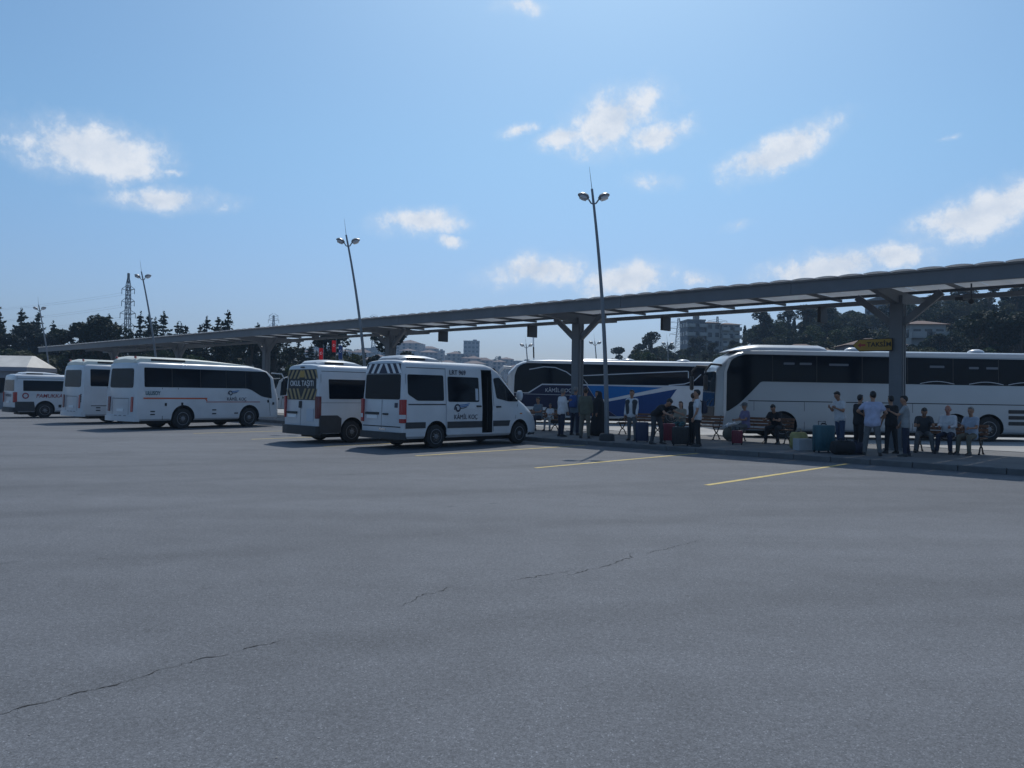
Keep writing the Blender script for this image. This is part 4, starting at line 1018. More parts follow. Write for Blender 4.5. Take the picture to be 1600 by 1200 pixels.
# --- midibuses
def midibus(p, a_near, dh, label, L=6.95, H=2.72, wb=1.16, r=.43, ax=(2.05, 5.3), loc=None, rz=None):
    root = empty('midibus', W(p, a_near) if loc is None else loc, HEAD_N + dh if rz is None else rz, label, 'bus', 'white midibuses'); k = Vector((0, 1, 0))
    root.location += Matrix.Rotation(root.rotation_euler.z, 3, 'Z') @ Vector((0, wb, 0))
    wt = wb - .09; rc = .16; zbelt = 1.3; zb = .36
    def S(x, zt, w=1.0, inset=0): return (x, zb + inset, zt - inset, wb * w - inset, wt * w - inset, zbelt, rc, .05)
    st = [S(0, H - .05, 1, .10), S(.05, H - .02, 1, .03), S(.16, H), S(1.2, H), S(L - 1.6, H), S(L - 1.0, H - .08), S(L - .6, H - .2), S(L - .3, H - .42, .985), S(L - .1, H - .72, .94), S(L, H - .95, .88)]
    body = car_body(st, root, WHITE, [(x, r + .10, r + .03, wb) for x in ax], lean_r=.06, lean_f=.12, L=L)
    def ys(z): return wb if z < zbelt else wb - (z - zbelt) * (wb - wt) / (H - rc - zbelt)
    fR = lambda x, z, o: (x, -(ys(z) + o), z); fL = lambda x, z, o: (x, ys(z) + o, z); fB = lambda y, z, o: (.06 * max(0, z - 1.0) - o, y, z)
    for s in (-1, 1):
        for i, x in enumerate(ax): wheel(root, x, s * (wb - .15), r, .25, dual=(i == 0))
    MB().box((L * .48, 0, zb - .04), (L * .82, 1.3, .2)).build('chassis', BLACK, root)
    for f in (fR, fL):
        panel('side_glass', rpoly([(.36, 1.72), (.36, 2.50), (L - .75, 2.50), (L - .5, 2.2), (L - .45, 1.28), (L - 1.0, 1.36), (L - 1.55, 1.66), (L - 1.8, 1.72)], [.05, .05, .08, .05, .05, .15, .1, .05]), f, GLASS, root)
        for x in (1.55, 2.85, 4.1, 5.1): strip('glass_joint', [(x, 1.73), (x, 2.49)], .03, f, BLACK, root, .009)
        for x in (1.12, 1.82): strip('panel_gap', [(x, .4), (x, 1.7)], .022, f, GAP, body, .003)
        strip('panel_gap', [(L - .52, .5), (L - .62, 1.28)], .018, f, GAP, body, .003)
        for x, z in ((1.22, 1.02), (1.95, 1.04), (L - .4, 1.05), (L - .7, 1.15)): panel('latch', rpoly([(x, z - .06), (x + .08, z - .06), (x + .08, z + .06), (x, z + .06)], .02), f, BLACK, root, .02)
        for x, z in ((.6, .62), (.6, .74), (3.4, .62), (3.4, .78), (4.5, .63)): panel('vent_slot', rpoly([(x, z - .025), (x + .2, z - .025), (x + .2, z + .025), (x, z + .025)], .02), f, BLACK, root, .01)
    rw = panel('rear_window', rpoly([(-.86, 1.68), (.86, 1.68), (.84, 2.46), (-.84, 2.46)], .12), fB, GLASS, root)
    for s in (-1, 1): panel('tail_light', rpoly([(s * .78, .72), (s * .92, .72), (s * .92, 1.32), (s * .78, 1.32)], .03), fB, DRED if s > 0 else REDL, root, .02)
    strip('panel_gap', [(-.6, .6), (-.6, 1.25), (.6, 1.25), (.6, .6)], .02, fB, GAP, body, .004)
    plate_group(root, fB, 0, .78, '')
    for y in (-.35, .35, .0): panel('rear_vent', rpoly([(y - .09, .5), (y + .09, .5), (y + .09, .57), (y - .09, .57)], .02), fB, BLACK, root, .01)
    MB().loft([[(x, y, z) for x, y in ((.15, -wb), (-.03, -wb + .06), (-.09, -.6), (-.09, .6), (-.03, wb - .06), (.15, wb), (.3, 0))] for z in (.34, .55)]).build('rear_bumper', WHITE, root)
    panel('windscreen', rpoly([(-.88, 1.2), (.88, 1.2), (.82, H - 1.05), (-.82, H - 1.05)], .1), lambda y, z, o: (L - .12 * max(0, z - 1.2) + o, y, z), GLASS, root)
    for s in (-1, 1):
        MB().ell((L - .06, s * .78, .82), (.1, .14, .1)).build('headlight', CLEARL, root, True)
        m_ = MB().loft([[(L + .10 + math.cos(v) * .06, s * (wb + dx), z + math.sin(v) * .0 + 0 * v) for v in [2 * PI * i / 8 for i in range(8)]] for dx, z in ((.18, 1.45), (.2, 1.7), (.2, 2.1), (.14, 2.2))]).build('mirror', BLACK, root, True)
        MB().tube([(L - .4, s * (wb - .12), 2.45), (L + .05, s * (wb + .05), 2.42), (L + .10, s * (wb + .17), 2.2)], .028, 7).build('mirror_arm', WHITE, m_)
    # roof fairing
    q = MB(); secs = []
    for x, hh, ww in ((.14, .08, .86), (.3, .2, .9), (2.6, .2, .9), (3.6, .16, .86), (4.6, .1, .8), (L - 1.1, .02, .7)):
        secs.append([(x, y * ww, H + zz) for y, zz in ((-1, -.03), (-.98, hh * .7), (-.85, hh), (0, hh + .05), (.85, hh), (.98, hh * .7), (1, -.03))])
    fa = q.loft(secs).build('roof_fairing', CREAM, root, True)
    for s in (-1, 1): MB().box((1.5, s * .895, H + .10), (1.5, .02, .09)).build('air_grille', BLACK, fa)
    for y in (-.7, .7): MB().ell((.2, y, H + .19), (.05, .07, .04)).build('marker_lamp', REDL, root, True)
    return root, body, fR, fL, fB, ys
B_, bb, fR, fL, fB, ys = midibus(12.6, 32.0, 8, 'white midibus with orange side stripe and dark blue lettering')
strip('orange_stripe', [(.3, 1.27), (3.15, 1.27)], .055, fR, ORANGE, B_); strip('red_stripe', [(3.1, 1.12), (5.85, 1.12)], .03, fR, REDST, B_)
strip('orange_stripe', [(3.05, 1.27), (3.15, 1.16)], .05, fR, ORANGE, B_)
text('ULUSOY', .23, (.70, -1.16 - .012, 1.47), ROT_RIGHT, C_TEAL, B_, sx=.72, off=.003)
text('KÂMİL KOÇ', .2, (4.62, -1.16 - .012, 1.24), ROT_RIGHT, INK, B_, sx=.92); swirl_logo(B_, fR, 4.3, 1.5, .72)
A_, ab, fR, fL, fB, ys = midibus(12.75, 38.35, 4, 'plain white midibus half hidden behind the orange striped one')
panel('luggage_flap', rpoly([(.4, .85), (.4, 1.66), (1.05, 1.66), (1.05, .85)], .03), fR, WHITE, A_, .012); strip('flap_gap', [(.38, .83), (1.07, .83)], .03, fR, GAP, A_, .006)
for i in range(4): panel('vent_slot', rpoly([(-1.02, 1.0 + i * .1), (-.92, 1.0 + i * .1), (-.92, 1.06 + i * .1), (-1.02, 1.06 + i * .1)], .01), fB, BLACK, A_, .01)
midibus(0, 0, 0, 'white bus nose glimpsed between the striped midibus and the school minibus', loc=Vector((-9.3, 56.0, 0)), rz=180)

# --- coaches
def coach(name, loc, rz, L, H, axles, paint, label, roofp=WHITE):
    root = empty(name, loc, rz, label, 'coach', 'long coaches behind the platform'); wb = 1.275; wt = 1.215; rc = .2; zbelt = .9; zb = .32; r = .51
    def S(x, zt, w=1.0, inset=0): return (x, zb + inset, zt - inset, wb * w - inset, wt * w - inset, zbelt, rc, .06)
    st = [S(0, H - .1, 1, .12), S(.06, H - .04, 1, .04), S(.2, H), S(1.5, H), S(L - 2.4, H), S(L - 1.5, H - .03), S(L - .95, H - .12), S(L - .55, H - .3, .995), S(L - .27, H - .5, .965), S(L - .1, H - .66, .92), S(L, H - .78, .86)]
    body = car_body(st, root, paint, [(x, r + .08, r + .03, wb) for x in axles], lean_r=.03, lean_f=.05, L=L)
    def ys(z): return wb if z < zbelt else wb - (z - zbelt) * (wb - wt) / (H - rc - zbelt)
    fL = lambda xf, z, o: (L - xf, ys(z) + o, z); fR = lambda xf, z, o: (L - xf, -ys(z) - o, z)
    fF = lambda y, z, o: (L - .05 * max(0, z - 1.2) + o, y, z)
    for s in (-1, 1):
        for i, x in enumerate(axles): wheel(root, x, s * (wb - .17), r, .30, dual=(i == len(axles) - 2))
    MB().box((L * .47, 0, zb), (L * .86, 1.5, .3)).build('chassis', BLACK, root)
    # white roof rail along the side
    for f in (fL, fR): panel('roof_rail', [(1.1, H - .19), (L - .2, H - .19), (L - .2, H - .06), (1.1, H - .06)], lambda x, z, o: f(x, H - .22, o) [:2] + (z,), roofp, root, .012, -.05)
    return root, body, fL, fR, fF, ys
def coach_front(root, L, H, fF, frame, lower=True):
    ws = panel('windscreen', rpoly([(-1.0, 1.28), (1.0, 1.28), (1.0, 2.6), (.9, H - .9), (-.9, H - .9), (-1.0, 2.6)], .12), fF, CGLASS, root, .015)
    strip('wiper', [(-.6, 1.32), (.1, 1.55)], .03, fF, BLACK, ws, .03); strip('wiper', [(.2, 1.32), (.8, 1.6)], .03, fF, BLACK, ws, .03)
    panel('front_mask', rpoly([(-.95, .72), (.95, .72), (1.0, 1.26), (-1.0, 1.26)], .1), fF, BLACK, root, .012)
    for s in (-1, 1): MB().ell((L - .02, s * .85, .75), (.1, .2, .12)).build('headlight', CLEARL, root, True)
    plate_group(root, fF, 0, .55, '')
# big white coach on the right
G_L, G_H = 14.0, 3.62
G_, gb, fL, fR, fF, ys = coach('coach', (22.3, 33.28, 0), 180, G_L, G_H, [G_L - 11.12, G_L - 9.75, G_L - 2.72][::1], COACHSIL, 'long silver grey coach with dark window band behind the right benches')
panel('side_glass', rpoly([(.42, 1.1), (.50, 1.10), (.95, 1.40), (1.45, 1.9), (1.84, 2.32), (13.4, 2.28), (13.4, 3.36), (1.1, 3.42), (.62, 3.22), (.44, 2.7)], [.03, .1, .2, .2, .1, .05, .08, .3, .25, .1]), fL, GLASS, G_)
panel('side_glass', rpoly([(.5, 1.4), (1.84, 2.32), (13.4, 2.28), (13.4, 3.36), (1.1, 3.42), (.5, 3.0)], .1), fR, GLASS, G_)
for x in (2.3, 4.1, 5.95, 7.8, 9.65, 11.5): strip('glass_joint', [(x, 2.33), (x, 3.38)], .035, fL, BLACK, G_, .0095)
sh_ = MB(); 
for x, w, z in ((2.75, .45, 3.02), (3.4, .5, 3.02), (4.6, .8, 3.0), (7.2, .4, 3.0), (8.7, .6, 2.98), (10.3, .4, 2.95), (11.0, .5, 2.95)):
    panel('curtain_glimpse', rpoly([(x, z), (x + w, z), (x + w, z + .09), (x, z + .09)], .03), fL, mat('curtain_grey', (.10, .12, .15), .4), G_, .0085)
for x in (9.0, 11.0, 12.6): strip('decal_arc', [(x - .7 + 1.4 * i / 8, 2.33 + .10 * math.sin(PI * i / 8)) for i in range(9)], .025, fL, PALE, G_, .011)
strip('panel_line', [(1.32, 1.53), (13.6, 1.51)], .035, fL, GAP, gb, .004); strip('panel_line', [(.0 + .3, 1.56), (.42, 1.56)], .02, fL, GAP, gb, .004)
for x in (1.55, 3.6, 5.0, 6.5, 8.0): strip('panel_line', [(x, .4), (x, 1.5)], .016, fL, GAP, gb, .004)
for x in (4.3, 5.8, 7.3): panel('luggage_latch', rpoly([(x, .62), (x + .16, .62), (x + .16, .68), (x, .68)], .02), fL, BLACK, G_, .02)
for z in (1.16, .92, .68):
    panel('engine_vent', rpoly([(11.9, z), (13.4, z), (13.4, z + .15), (11.9, z + .15)], .03), fL, BLACK, G_, .012)
coach_front(G_, G_L, G_H, fF, WHITE)
panel('corner_pillar', [(.36, .75), (.42, 1.1), (.44, 2.7), (.62, 3.22), (.5, 3.22), (.33, 2.7), (.30, 1.1)], fL, WHITE, G_, .010)
def pod(root, x0, x1, w, z, h, name='roof_pod', m=WHITE):
    q = MB(); secs = []
    for t_, hh, ww in ((0, .02, .75), (.06, .35, .85), (.16, .75, .95), (.3, 1, 1), (.9, 1, 1), (.97, .7, .96), (1, .1, .9)):
        secs.append([(x0 + (x1 - x0) * t_, y * w * ww, z + zz * h * hh - .02) for y, zz in ((-1, 0), (-.97, .5), (-.8, .9), (0, 1.05), (.8, .9), (.97, .5), (1, 0))])
    return q.loft(secs).build(name, m, root, True)
pod(G_, G_L - .62, G_L - 4.7, 1.02, G_H - .03, .30)
MB().ell((G_L - 5.85, .5, G_H + .05), (.32, .3, .14)).build('roof_hatch', WHITE, G_, True)
MB().ell((G_L - 11.0, .5, G_H + .05), (.32, .3, .14)).build('roof_hatch', WHITE, G_, True)
def coach_mirror(root, L, s, y, z, m, k=1.0):
    o = MB().loft([[(L + .42 + math.cos(v) * .09 * q, s * (y + .02) + math.sin(v) * .14 * q, zz) for v in [2 * PI * i / 10 for i in range(10)]] for zz, q in ((z - .62, .5), (z - .55, 1), (z - .1, 1), (z, .7))]).build('mirror', m, root, True)
    MB().tube([(L - .25, s * (y - .12), z + .42), (L + .2, s * y, z + .45), (L + .42, s * (y + .02), z + .2), (L + .42, s * (y + .02), z - .05)], .045, 8).build('mirror_arm', m, o, True)
coach_mirror(G_, G_L, 1, 1.22, 2.55, DGREY); coach_mirror(G_, G_L, -1, 1.22, 2.55, DGREY)
# dark blue coach further back
F_L, F_H = 12.2, 3.62
F__, fb, fL, fR, fF, ys = coach('coach', (11.9, 46.1, 0), 180, F_L, F_H, [F_L - 9.4, F_L - 2.75], WHITE, 'dark blue and white coach with pale decal lines behind the middle column')
panel('side_glass', rpoly([(.42, 1.75), (1.25, 1.75), (2.01, 2.24), (11.9, 2.24), (11.9, 3.36), (1.0, 3.42), (.6, 3.2), (.44, 2.7)], [.05, .05, .05, .05, .1, .3, .2, .1]), fL, GLASS, F__)
panel('side_glass', rpoly([(.5, 1.6), (11.9, 2.2), (11.9, 3.36), (1.0, 3.42)], .1), fR, GLASS, F__)
panel('navy_side', [(.42, .95), (1.9, .95), (1.9, .92), (3.4, .92), (3.4, .45), (6.3, .45), (5.3, 1.1), (4.55, 2.20), (2.03, 2.20), (1.28, 1.71), (.42, 1.71)], fL, NAVY, F__, .006)
panel('blue_wedge', [(4.58, 2.20), (8.9, 2.14), (5.6, 1.40), (5.0, 1.55)], fL, BLUE, F__, .0075)
panel('deep_blue_wedge', [(9.7, 2.06), (8.9, .92), (7.97, .46), (6.3, .46), (5.3, 1.1), (5.1, 1.16)], fL, DBLUE, F__, .0075)
for pts, w in (([(1.27, 3.06), (2.11, 3.22), (2.76, 3.19), (3.39, 2.95), (3.83, 2.63), (4.13, 2.27)], .05), ([(4.6, 2.27), (4.19, 2.74), (7.58, 2.94), (10.31, 3.09)], .05), ([(10.34, 3.09), (10.35, 2.69)], .05),
               ([(11.07, 2.92), (10.68, 2.55), (10.13, 2.36), (9.22, 2.27)], .05), ([(1.25, 1.73), (2.01, 2.22), (6.13, 2.22), (11.9, 2.22)], .07), ([(1.0, 1.66), (4.2, 1.62)], .02)):
    strip('decal_line', pts, w, fL, PALE, F__, .0115)
text('KÂMİL KOÇ', .30, (F_L - 2.95, ys(1.88) + .012, 1.88), ROT_LEFT, PALE, F__, sx=.92)
coach_front(F__, F_L, F_H, fF, WHITE)
panel('corner_pillar', [(.36, .75), (.40, 1.75), (.44, 2.7), (.6, 3.2), (.48, 3.2), (.33, 2.7), (.30, 1.1)], fL, WHITE, F__, .010)
coach_mirror(F__, F_L, 1, 1.22, 2.75, WHITE); coach_mirror(F__, F_L, -1, 1.22, 2.75, WHITE)
pod(F__, F_L - 3.6, F_L - 6.6, .95, F_H - .03, .2)
for x in (5.2, 2.0): MB().ell((x, .5, F_H + .04), (.4, .35, .13)).build('roof_hatch', WHITE, F__, True)

# ------------------------------------------------------------------ benches
def bench(a, p, label, n_slat=5, Lb=1.85):
    t = empty('bench', W(p, a, .142), HEAD_U - 180, label, 'bench', 'slatted benches on the platform'); h = Lb / 2
    for s in (-1, 1):
        x = s * (h - .12); q = MB()
        q.tube([(x, -.24, 0), (x, -.12, .18), (x, .05, .26), (x, .2, .44)], .022, 7); q.tube([(x, .24, 0), (x, .12, .18), (x, -.05, .26), (x, -.22, .44)], .022, 7)
        q.tube([(x, -.24, .44), (x, .2, .43), (x, .27, .62), (x, .33, .86)], .02, 7)
        q.tube([(x, -.24, .44), (x, -.25, .6), (x, -.1, .64), (x, .26, .62)], .017, 7)
        for y in (-.24, .24): q.ell((x, y, .02), (.035, .05, .022))
        q.build('iron_end', IRON, t, True)
    for k in range(5): MB().box((0, -.2 + .095 * k, .465), (Lb, .075, .03)).build('seat_slat', WOOD, t, bevel=.006)
    for k in range(3):
        z = .58 + .11 * k; rot = Matrix.Rotation(R(-14), 3, 'X'); MB().box((0, .245 + .028 * k, z), (Lb, .028, .085), rot).build('back_slat', WOOD, t, bevel=.006)
    return t
bench(22.0, 25.4, 'bench beside the lettered minibus with a seated man in grey blue')
bench(17.1, 25.6, 'bench behind the standing man with a white towel')
bench(14.65, 25.6, 'brown bench back standing between the white shirted youth and the sack')
bench(12.0, 25.5, 'bench under the capped man and the man in black')
bench(6.33, 25.6, 'rightmost bench holding three seated men')

# ------------------------------------------------------------------ people (local x forward, y left)
def remesh(mb, voxel, it=6):
    me = mb.mesh('tmp', False); o = bpy.data.objects.new('tmp', me); col.objects.link(o)
    r = o.modifiers.new('r', 'REMESH'); r.mode = 'VOXEL'; r.voxel_size = voxel
    s = o.modifiers.new('s', 'SMOOTH'); s.factor = .5; s.iterations = it
    m = evalmesh(o); bpy.data.objects.remove(o); bpy.data.meshes.remove(me); m.materials.clear(); return m
def vdir(flex, ab, side): 
    f, a = R(flex), R(ab); return Vector((math.sin(f) * math.cos(a), side * math.sin(a), -math.cos(f) * math.cos(a)))
POSE = {'stand': dict(tp=2, hp=4, ht=0, aL=(6, 9, 18), aR=(2, 9, 14), lL=(3, 5, 4), lR=(-4, 4, 2)),
        'walk': dict(tp=4, hp=6, ht=0, aL=(22, 8, 25), aR=(-18, 8, 12), lL=(-16, 3, 10), lR=(20, 3, 6)),
        'read': dict(tp=4, hp=28, ht=0, aL=(12, 8, 100), aR=(15, 8, 104), lL=(4, 5, 4), lR=(-8, 5, 6)),
        'hips': dict(tp=6, hp=12, ht=0, aL=(-12, 42, 70), aR=(-6, 34, 62), lL=(3, 9, 3), lR=(-2, 9, 2)),
        'bend': dict(tp=58, hp=10, ht=0, aL=(58, 6, 18), aR=(48, 8, 30), lL=(14, 6, 16), lR=(4, 6, 10)),
        'sit': dict(tp=4, hp=6, ht=0, aL=(24, 8, 62), aR=(22, 8, 66), lL=(84, 7, 80), lR=(84, 9, 86)),
        'slump': dict(tp=24, hp=22, ht=0, aL=(36, 14, 60), aR=(34, 14, 62), lL=(86, 12, 84), lR=(86, 12, 92)),
        'hold': dict(tp=2, hp=10, ht=15, aL=(38, 10, 80), aR=(8, 9, 20), lL=(2, 4, 3), lR=(-3, 5, 3))}
def person(p, a, z0, head, h, pose, label, shirt=C_WHITE, trous=C_NAVY, skin=SKIN, hair=HAIRB, sleeve='short', shoe=SHOE, bald=False, long_hair=False, shorts=False, hat=None, vest=None, seat=None, ht=None, skirt=None, bulk=1.0, dx=0):
    P = dict(POSE[pose]); k = h / 1.75
    if ht is not None: P['ht'] = ht
    root = empty('person', W(p, a, z0), head, label, 'person', 'people waiting on the platform')
    tp = R(P['tp']); d = Vector((math.sin(tp), 0, math.cos(tp))); fwd = Vector((math.cos(tp), 0, -math.sin(tp)))
    legs = {}
    for s, key in ((1, 'lL'), (-1, 'lR')):
        fl, ab, kn = P[key]; hip = Vector((0, s * .085 * k, -.02)); th = vdir(fl, ab, s) * .43 * k; sh = vdir(fl - kn, ab * .6, s) * .41 * k
        legs[s] = [hip, hip + th, hip + th + sh]
    zmin = min(l[2].z for l in legs.values()) - .085 * k
    pel = Vector((0, 0, -zmin)) if seat is None else Vector((0, 0, seat + .105 * k))
    if seat is not None:
        pass
    L = {s: [pel + q for q in l] for s, l in legs.items()}
    if seat is not None:            # feet rest on the ground: let the shins reach it
        for s in L:
            an = L[s][2]; L[s][2] = Vector((an.x, an.y, .085 * k))
    chest = pel + d * .30 * k; neck = pel + d * .52 * k
    hp = tp * .75 + R(P['hp']); hd = Vector((math.sin(hp), 0, math.cos(hp))); hc = neck + hd * .175 * k
    rot_h = Matrix.Rotation(R(P['ht']), 3, 'Z') @ Matrix.Rotation(hp, 3, 'Y')
    arms = {}
    for s, key in ((1, 'aL'), (-1, 'aR')):
        fl, ab, el = P[key]; s0 = pel + d * .475 * k + Vector((0, s * .175 * k * bulk, 0)); e = s0 + vdir(fl, ab, s) * .285 * k
        fd = vdir(fl + el, ab * {'hips': -.9, 'read': -2.6, 'hold': -1.6, 'sit': -2.0, 'slump': -.8}.get(pose, .35), s); w = e + fd * .25 * k; arms[s] = (s0, e, w, fd)
    B = MB(); c_ = bulk
    def torso(m, g, lo=0.0, arms_len=0, low=True):
        ws = pel + d * .17 * k; cs = pel + d * .34 * k; sh = pel + d * .47 * k
        for s in (-1, 0, 1):
            y = Vector((0, s, 0))
            if low: m.cap(pel + d * lo + y * .085 * k * c_, ws + y * .065 * k * c_, (.105 * c_ + g) * k, (.098 * c_ + g) * k)
            m.cap(ws + y * .065 * k * c_, cs + y * .09 * k * c_, (.098 * c_ + g) * k, (.108 * c_ + g) * k)
            m.cap(cs + y * .09 * k * c_, sh + y * .125 * k * c_, (.108 * c_ + g) * k, (.068 + g) * k)
        m.cap(sh + Vector((0, -.15 * k * c_, 0)), sh + Vector((0, .15 * k * c_, 0)), (.062 + g) * k, (.062 + g) * k)
    torso(B, 0)
    B.cap(pel + d * .48 * k, hc - hd * .04 * k, .058 * k, .052 * k)
    B.ell(hc + rot_h @ Vector((.004, 0, .025)) * k, (.098 * k, .078 * k, .112 * k), rot_h); B.ell(hc + rot_h @ Vector((.028, 0, -.062)) * k, (.062 * k, .056 * k, .062 * k), rot_h)
    B.cap(hc + rot_h @ Vector((.092, 0, .02)) * k, hc + rot_h @ Vector((.112, 0, -.02)) * k, .011 * k, .017 * k)
    for s in (-1, 1): B.ell(hc + rot_h @ Vector((-.005, s * .082, -.005)) * k, (.022 * k, .014 * k, .034 * k), rot_h)
    F = MB()
    for s in (-1, 1):
        s0, e, w, fd = arms[s]; B.cap(s0, e, .052 * k, .042 * k); B.cap(e, w, .041 * k, .029 * k)
        pc = w + fd * .055 * k; side = fd.cross(Vector((0, s, 0))); side = side.normalized() if side.length > .1 else Vector((1, 0, 0)); nrm = fd.cross(side).normalized()
        B.cap(w, pc + fd * .02 * k, .027 * k, .030 * k); B.cap(pc - side * .024 * k, pc + side * .024 * k, .022 * k, .022 * k)
        for i, (o_, l_) in enumerate(((-.030, .070), (-.010, .082), (.010, .078), (.030, .060))):
            b0 = pc + fd * .025 * k + side * o_ * k; b1 = b0 + fd * l_ * .55 * k - nrm * s * .006; b2 = b1 + (fd - nrm * s * .55).normalized() * l_ * .45 * k
            F.tube([b0, b1, b2], [.0095 * k, .009 * k, .007 * k], 6)
        t0 = w + fd * .03 * k + side * .026 * k; F.tube([t0, t0 + (fd + side * .9).normalized() * .04 * k, t0 + (fd * 1.4 + side * .5).normalized() * .068 * k], [.012 * k, .0105 * k, .008 * k], 6)
        hip, kn, an = L[s]; B.cap(hip, kn, .085 * k, .056 * k); B.cap(kn, an, .054 * k, .036 * k); B.cap(kn.lerp(an, .25) + Vector((-.012, 0, 0)), kn.lerp(an, .45), .054 * k, .04 * k)
        B.cap(an - Vector((.02, 0, .03)) * k, an + Vector((.13, s * .02, -.055)) * k, .036 * k, .028 * k)
    bm_ = remesh(B, .02)
    fm = F.mesh('f', False); bm = bmesh.new(); bm.from_mesh(bm_); bm.from_mesh(fm); bm.to_mesh(bm_); bm.free()
    body = link('body', bm_, skin, root, 2)
    # clothes
    T = MB(); torso(T, .017, -.05 * k if pose != 'bend' else 0)
    for s in (-1, 1):
        s0, e, w, fd = arms[s]
        if sleeve == 'long': T.cap(s0, e, .064 * k, .055 * k); T.cap(e, w - fd * .02, .054 * k, .042 * k)
        elif sleeve == 'short': T.cap(s0, s0.lerp(e, .62), .066 * k, .06 * k)
    link('shirt', remesh(T, .022, 4), shirt, root, 2)
    Q = MB()
    if skirt is None:
        for s in (-1, 1):
            hip, kn, an = L[s]; Q.cap(hip, kn, .105 * k * (.5 + .5 * c_), .075 * k)
            if not shorts: Q.cap(kn, an + Vector((0, 0, .0)), .075 * k, .058 * k)
        Q.cap(pel + Vector((0, -.07 * k, 0)), pel + Vector((0, .07 * k, 0)), .108 * k * c_, .108 * k * c_)
    else:
        for q in range(5): Q.cap(pel + Vector((0, (q - 2) * .05, 0)), Vector((pel.x * .5, (q - 2) * .09, skirt)), .12 * k, .10 * k)
    link('trousers' if skirt is None else 'skirt', remesh(Q, .022, 4), trous, root, 2)
    for s in (-1, 1):
        an = L[s][2]; q = MB()
        q.loft([[Vector((an.x + x * k, an.y + s * .012 + y * w * k, an.z + z * k)) for y, z in ((-1, -.083), (-1.02, -.055), (-.8, top), (.8, top), (1.02, -.055), (1, -.083))] for x, w, top in ((-.075, .03, -.01), (-.05, .042, .01), (.03, .042, .012), (.10, .048, -.025), (.17, .044, -.042), (.205, .026, -.058))])
        q.build('shoe', shoe, root, True)
    # head details
    if not bald:
        hm = MB(); hm.ell(hc + rot_h @ Vector((-.034, 0, .042)) * k, (.090 * k, .086 * k, .104 * k), rot_h); hm.ell(hc + rot_h @ Vector((.022, 0, .112)) * k, (.066 * k, .066 * k, .034 * k), rot_h)
        if long_hair: hm.cap(hc + rot_h @ Vector((-.055, 0, 0)) * k, hc + rot_h @ Vector((-.07, 0, -.17)) * k, .08 * k, .06 * k); 
        me = remesh(hm, .014, 2)
        for v in me.vertices: v.co += v.normal * .006 * noise.noise(v.co * 38)
        link('hair', me, hair, root, 2)
    else:
        hm = MB()
        for s in (-1, 1): hm.ell(hc + rot_h @ Vector((-.035, s * .062, .0)) * k, (.058 * k, .024 * k, .04 * k), rot_h)
        hm.build('hair', HAIRG, root, True)
    for s in (-1, 1): MB().ell(hc + rot_h @ Vector((.088, s * .032, .012)) * k, (.012 * k, .014 * k, .008 * k), rot_h, 8, 6).build('eye', EYEM, root, True)
    MB().ell(hc + rot_h @ Vector((.086, 0, -.062)) * k, (.008 * k, .024 * k, .007 * k), rot_h, 8, 6).build('mouth', LIP, root, True)
    if hat:
        q = MB(); q.ell(hc + rot_h @ Vector((-.008, 0, .075)) * k, (.115 * k, .098 * k, .082 * k), rot_h); q.ell(hc + rot_h @ Vector((.12, 0, .066)) * k, (.085 * k, .08 * k, .010 * k), rot_h); q.build('cap', hat, root, True)
    if vest:
        q = MB(); 
        for s in (-1, 1): q.cap(pel + d * .02 + Vector((.02, s * .11 * k, 0)), pel + d * .40 * k + Vector((.02, s * .125 * k, 0)), .108 * k, .118 * k)
        link('waistcoat', remesh(q, .022, 3), vest, root, 2)
    root['hc'] = 0; del root['hc']
    return root, dict(pel=pel, d=d, hc=hc, arms=arms, rot=rot_h, k=k, neck=neck)
TOCAM = -math.degrees(math.atan2(NY, NX)) * 0 + HEAD_N + 180
PZ = .142; SEAT = .46
# seated on the far bench beside the minibus
person(25.3, 22.0, PZ, TOCAM, 1.75, 'sit', 'seated man in a grey blue shirt right of the minibus mirror', C_BLUEG, C_NAVY, seat=SEAT)
person(25.3, 21.35, PZ, TOCAM + 15, 1.28, 'sit', 'small seated child in a white top behind the standing man in white', C_WHITE, C_LGREY, seat=SEAT)
person(22.2, 18.21, PZ, 30, 1.72, 'hold', 'standing man in a loose white shirt at the left of the group', C_WHITE, C_NAVY, sleeve='long', hair=HAIRG)
_, pk = person(23.4, 18.54, PZ, 60, 1.80, 'stand', 'standing person with blue backpack at the middle column', C_BLUEG, C_NAVY, hair=HAIRG)
def backpack(p, a, z, head, off, m, label, k=1.0):
    t = empty('backpack', W(p, a, z), head, label, 'backpack')
    q = MB().loft([[(off + x * k, y * k, zz * k) for x, y in ((-.10 * s, -.14 * s), (-.14 * s, -.08 * s), (-.15 * s, .0), (-.14 * s, .08 * s), (-.10 * s, .14 * s), (.015, .15 * s), (.015, -.15 * s))] for zz, s in ((-.22, .8), (-.18, 1), (.1, 1), (.2, .85), (.25, .5))])
    q.build('bag', m, t, True, bevel=.01)
    MB().box((off - .155 * k, 0, -.08 * k), (.03, .2 * k, .2 * k)).build('front_pocket', m, t, bevel=.012)
    for s in (-1, 1): MB().tube([(off + .02, s * .10, .2 * k), (off + .10, s * .11, .27 * k), (off + .25, s * .12, .18 * k)], .014, 6).build('strap', C_BLACK, t, True)
    MB().tube([(off - .02, -.03, .24 * k), (off - .02, 0, .29 * k), (off - .02, .03, .24 * k)], .01, 6).build('handle', C_BLACK, t, True)
    return t
backpack(23.4, 18.54, PZ + 1.26, 60, -.14, C_BLUE, 'blue backpack worn by the person at the middle column')
person(22.1, 17.05, PZ, 75, 1.76, 'stand', 'standing person in olive top and trousers left of the black robed woman', C_OLIVE, C_KHAKI, hair=HAIRBR, sleeve='long')
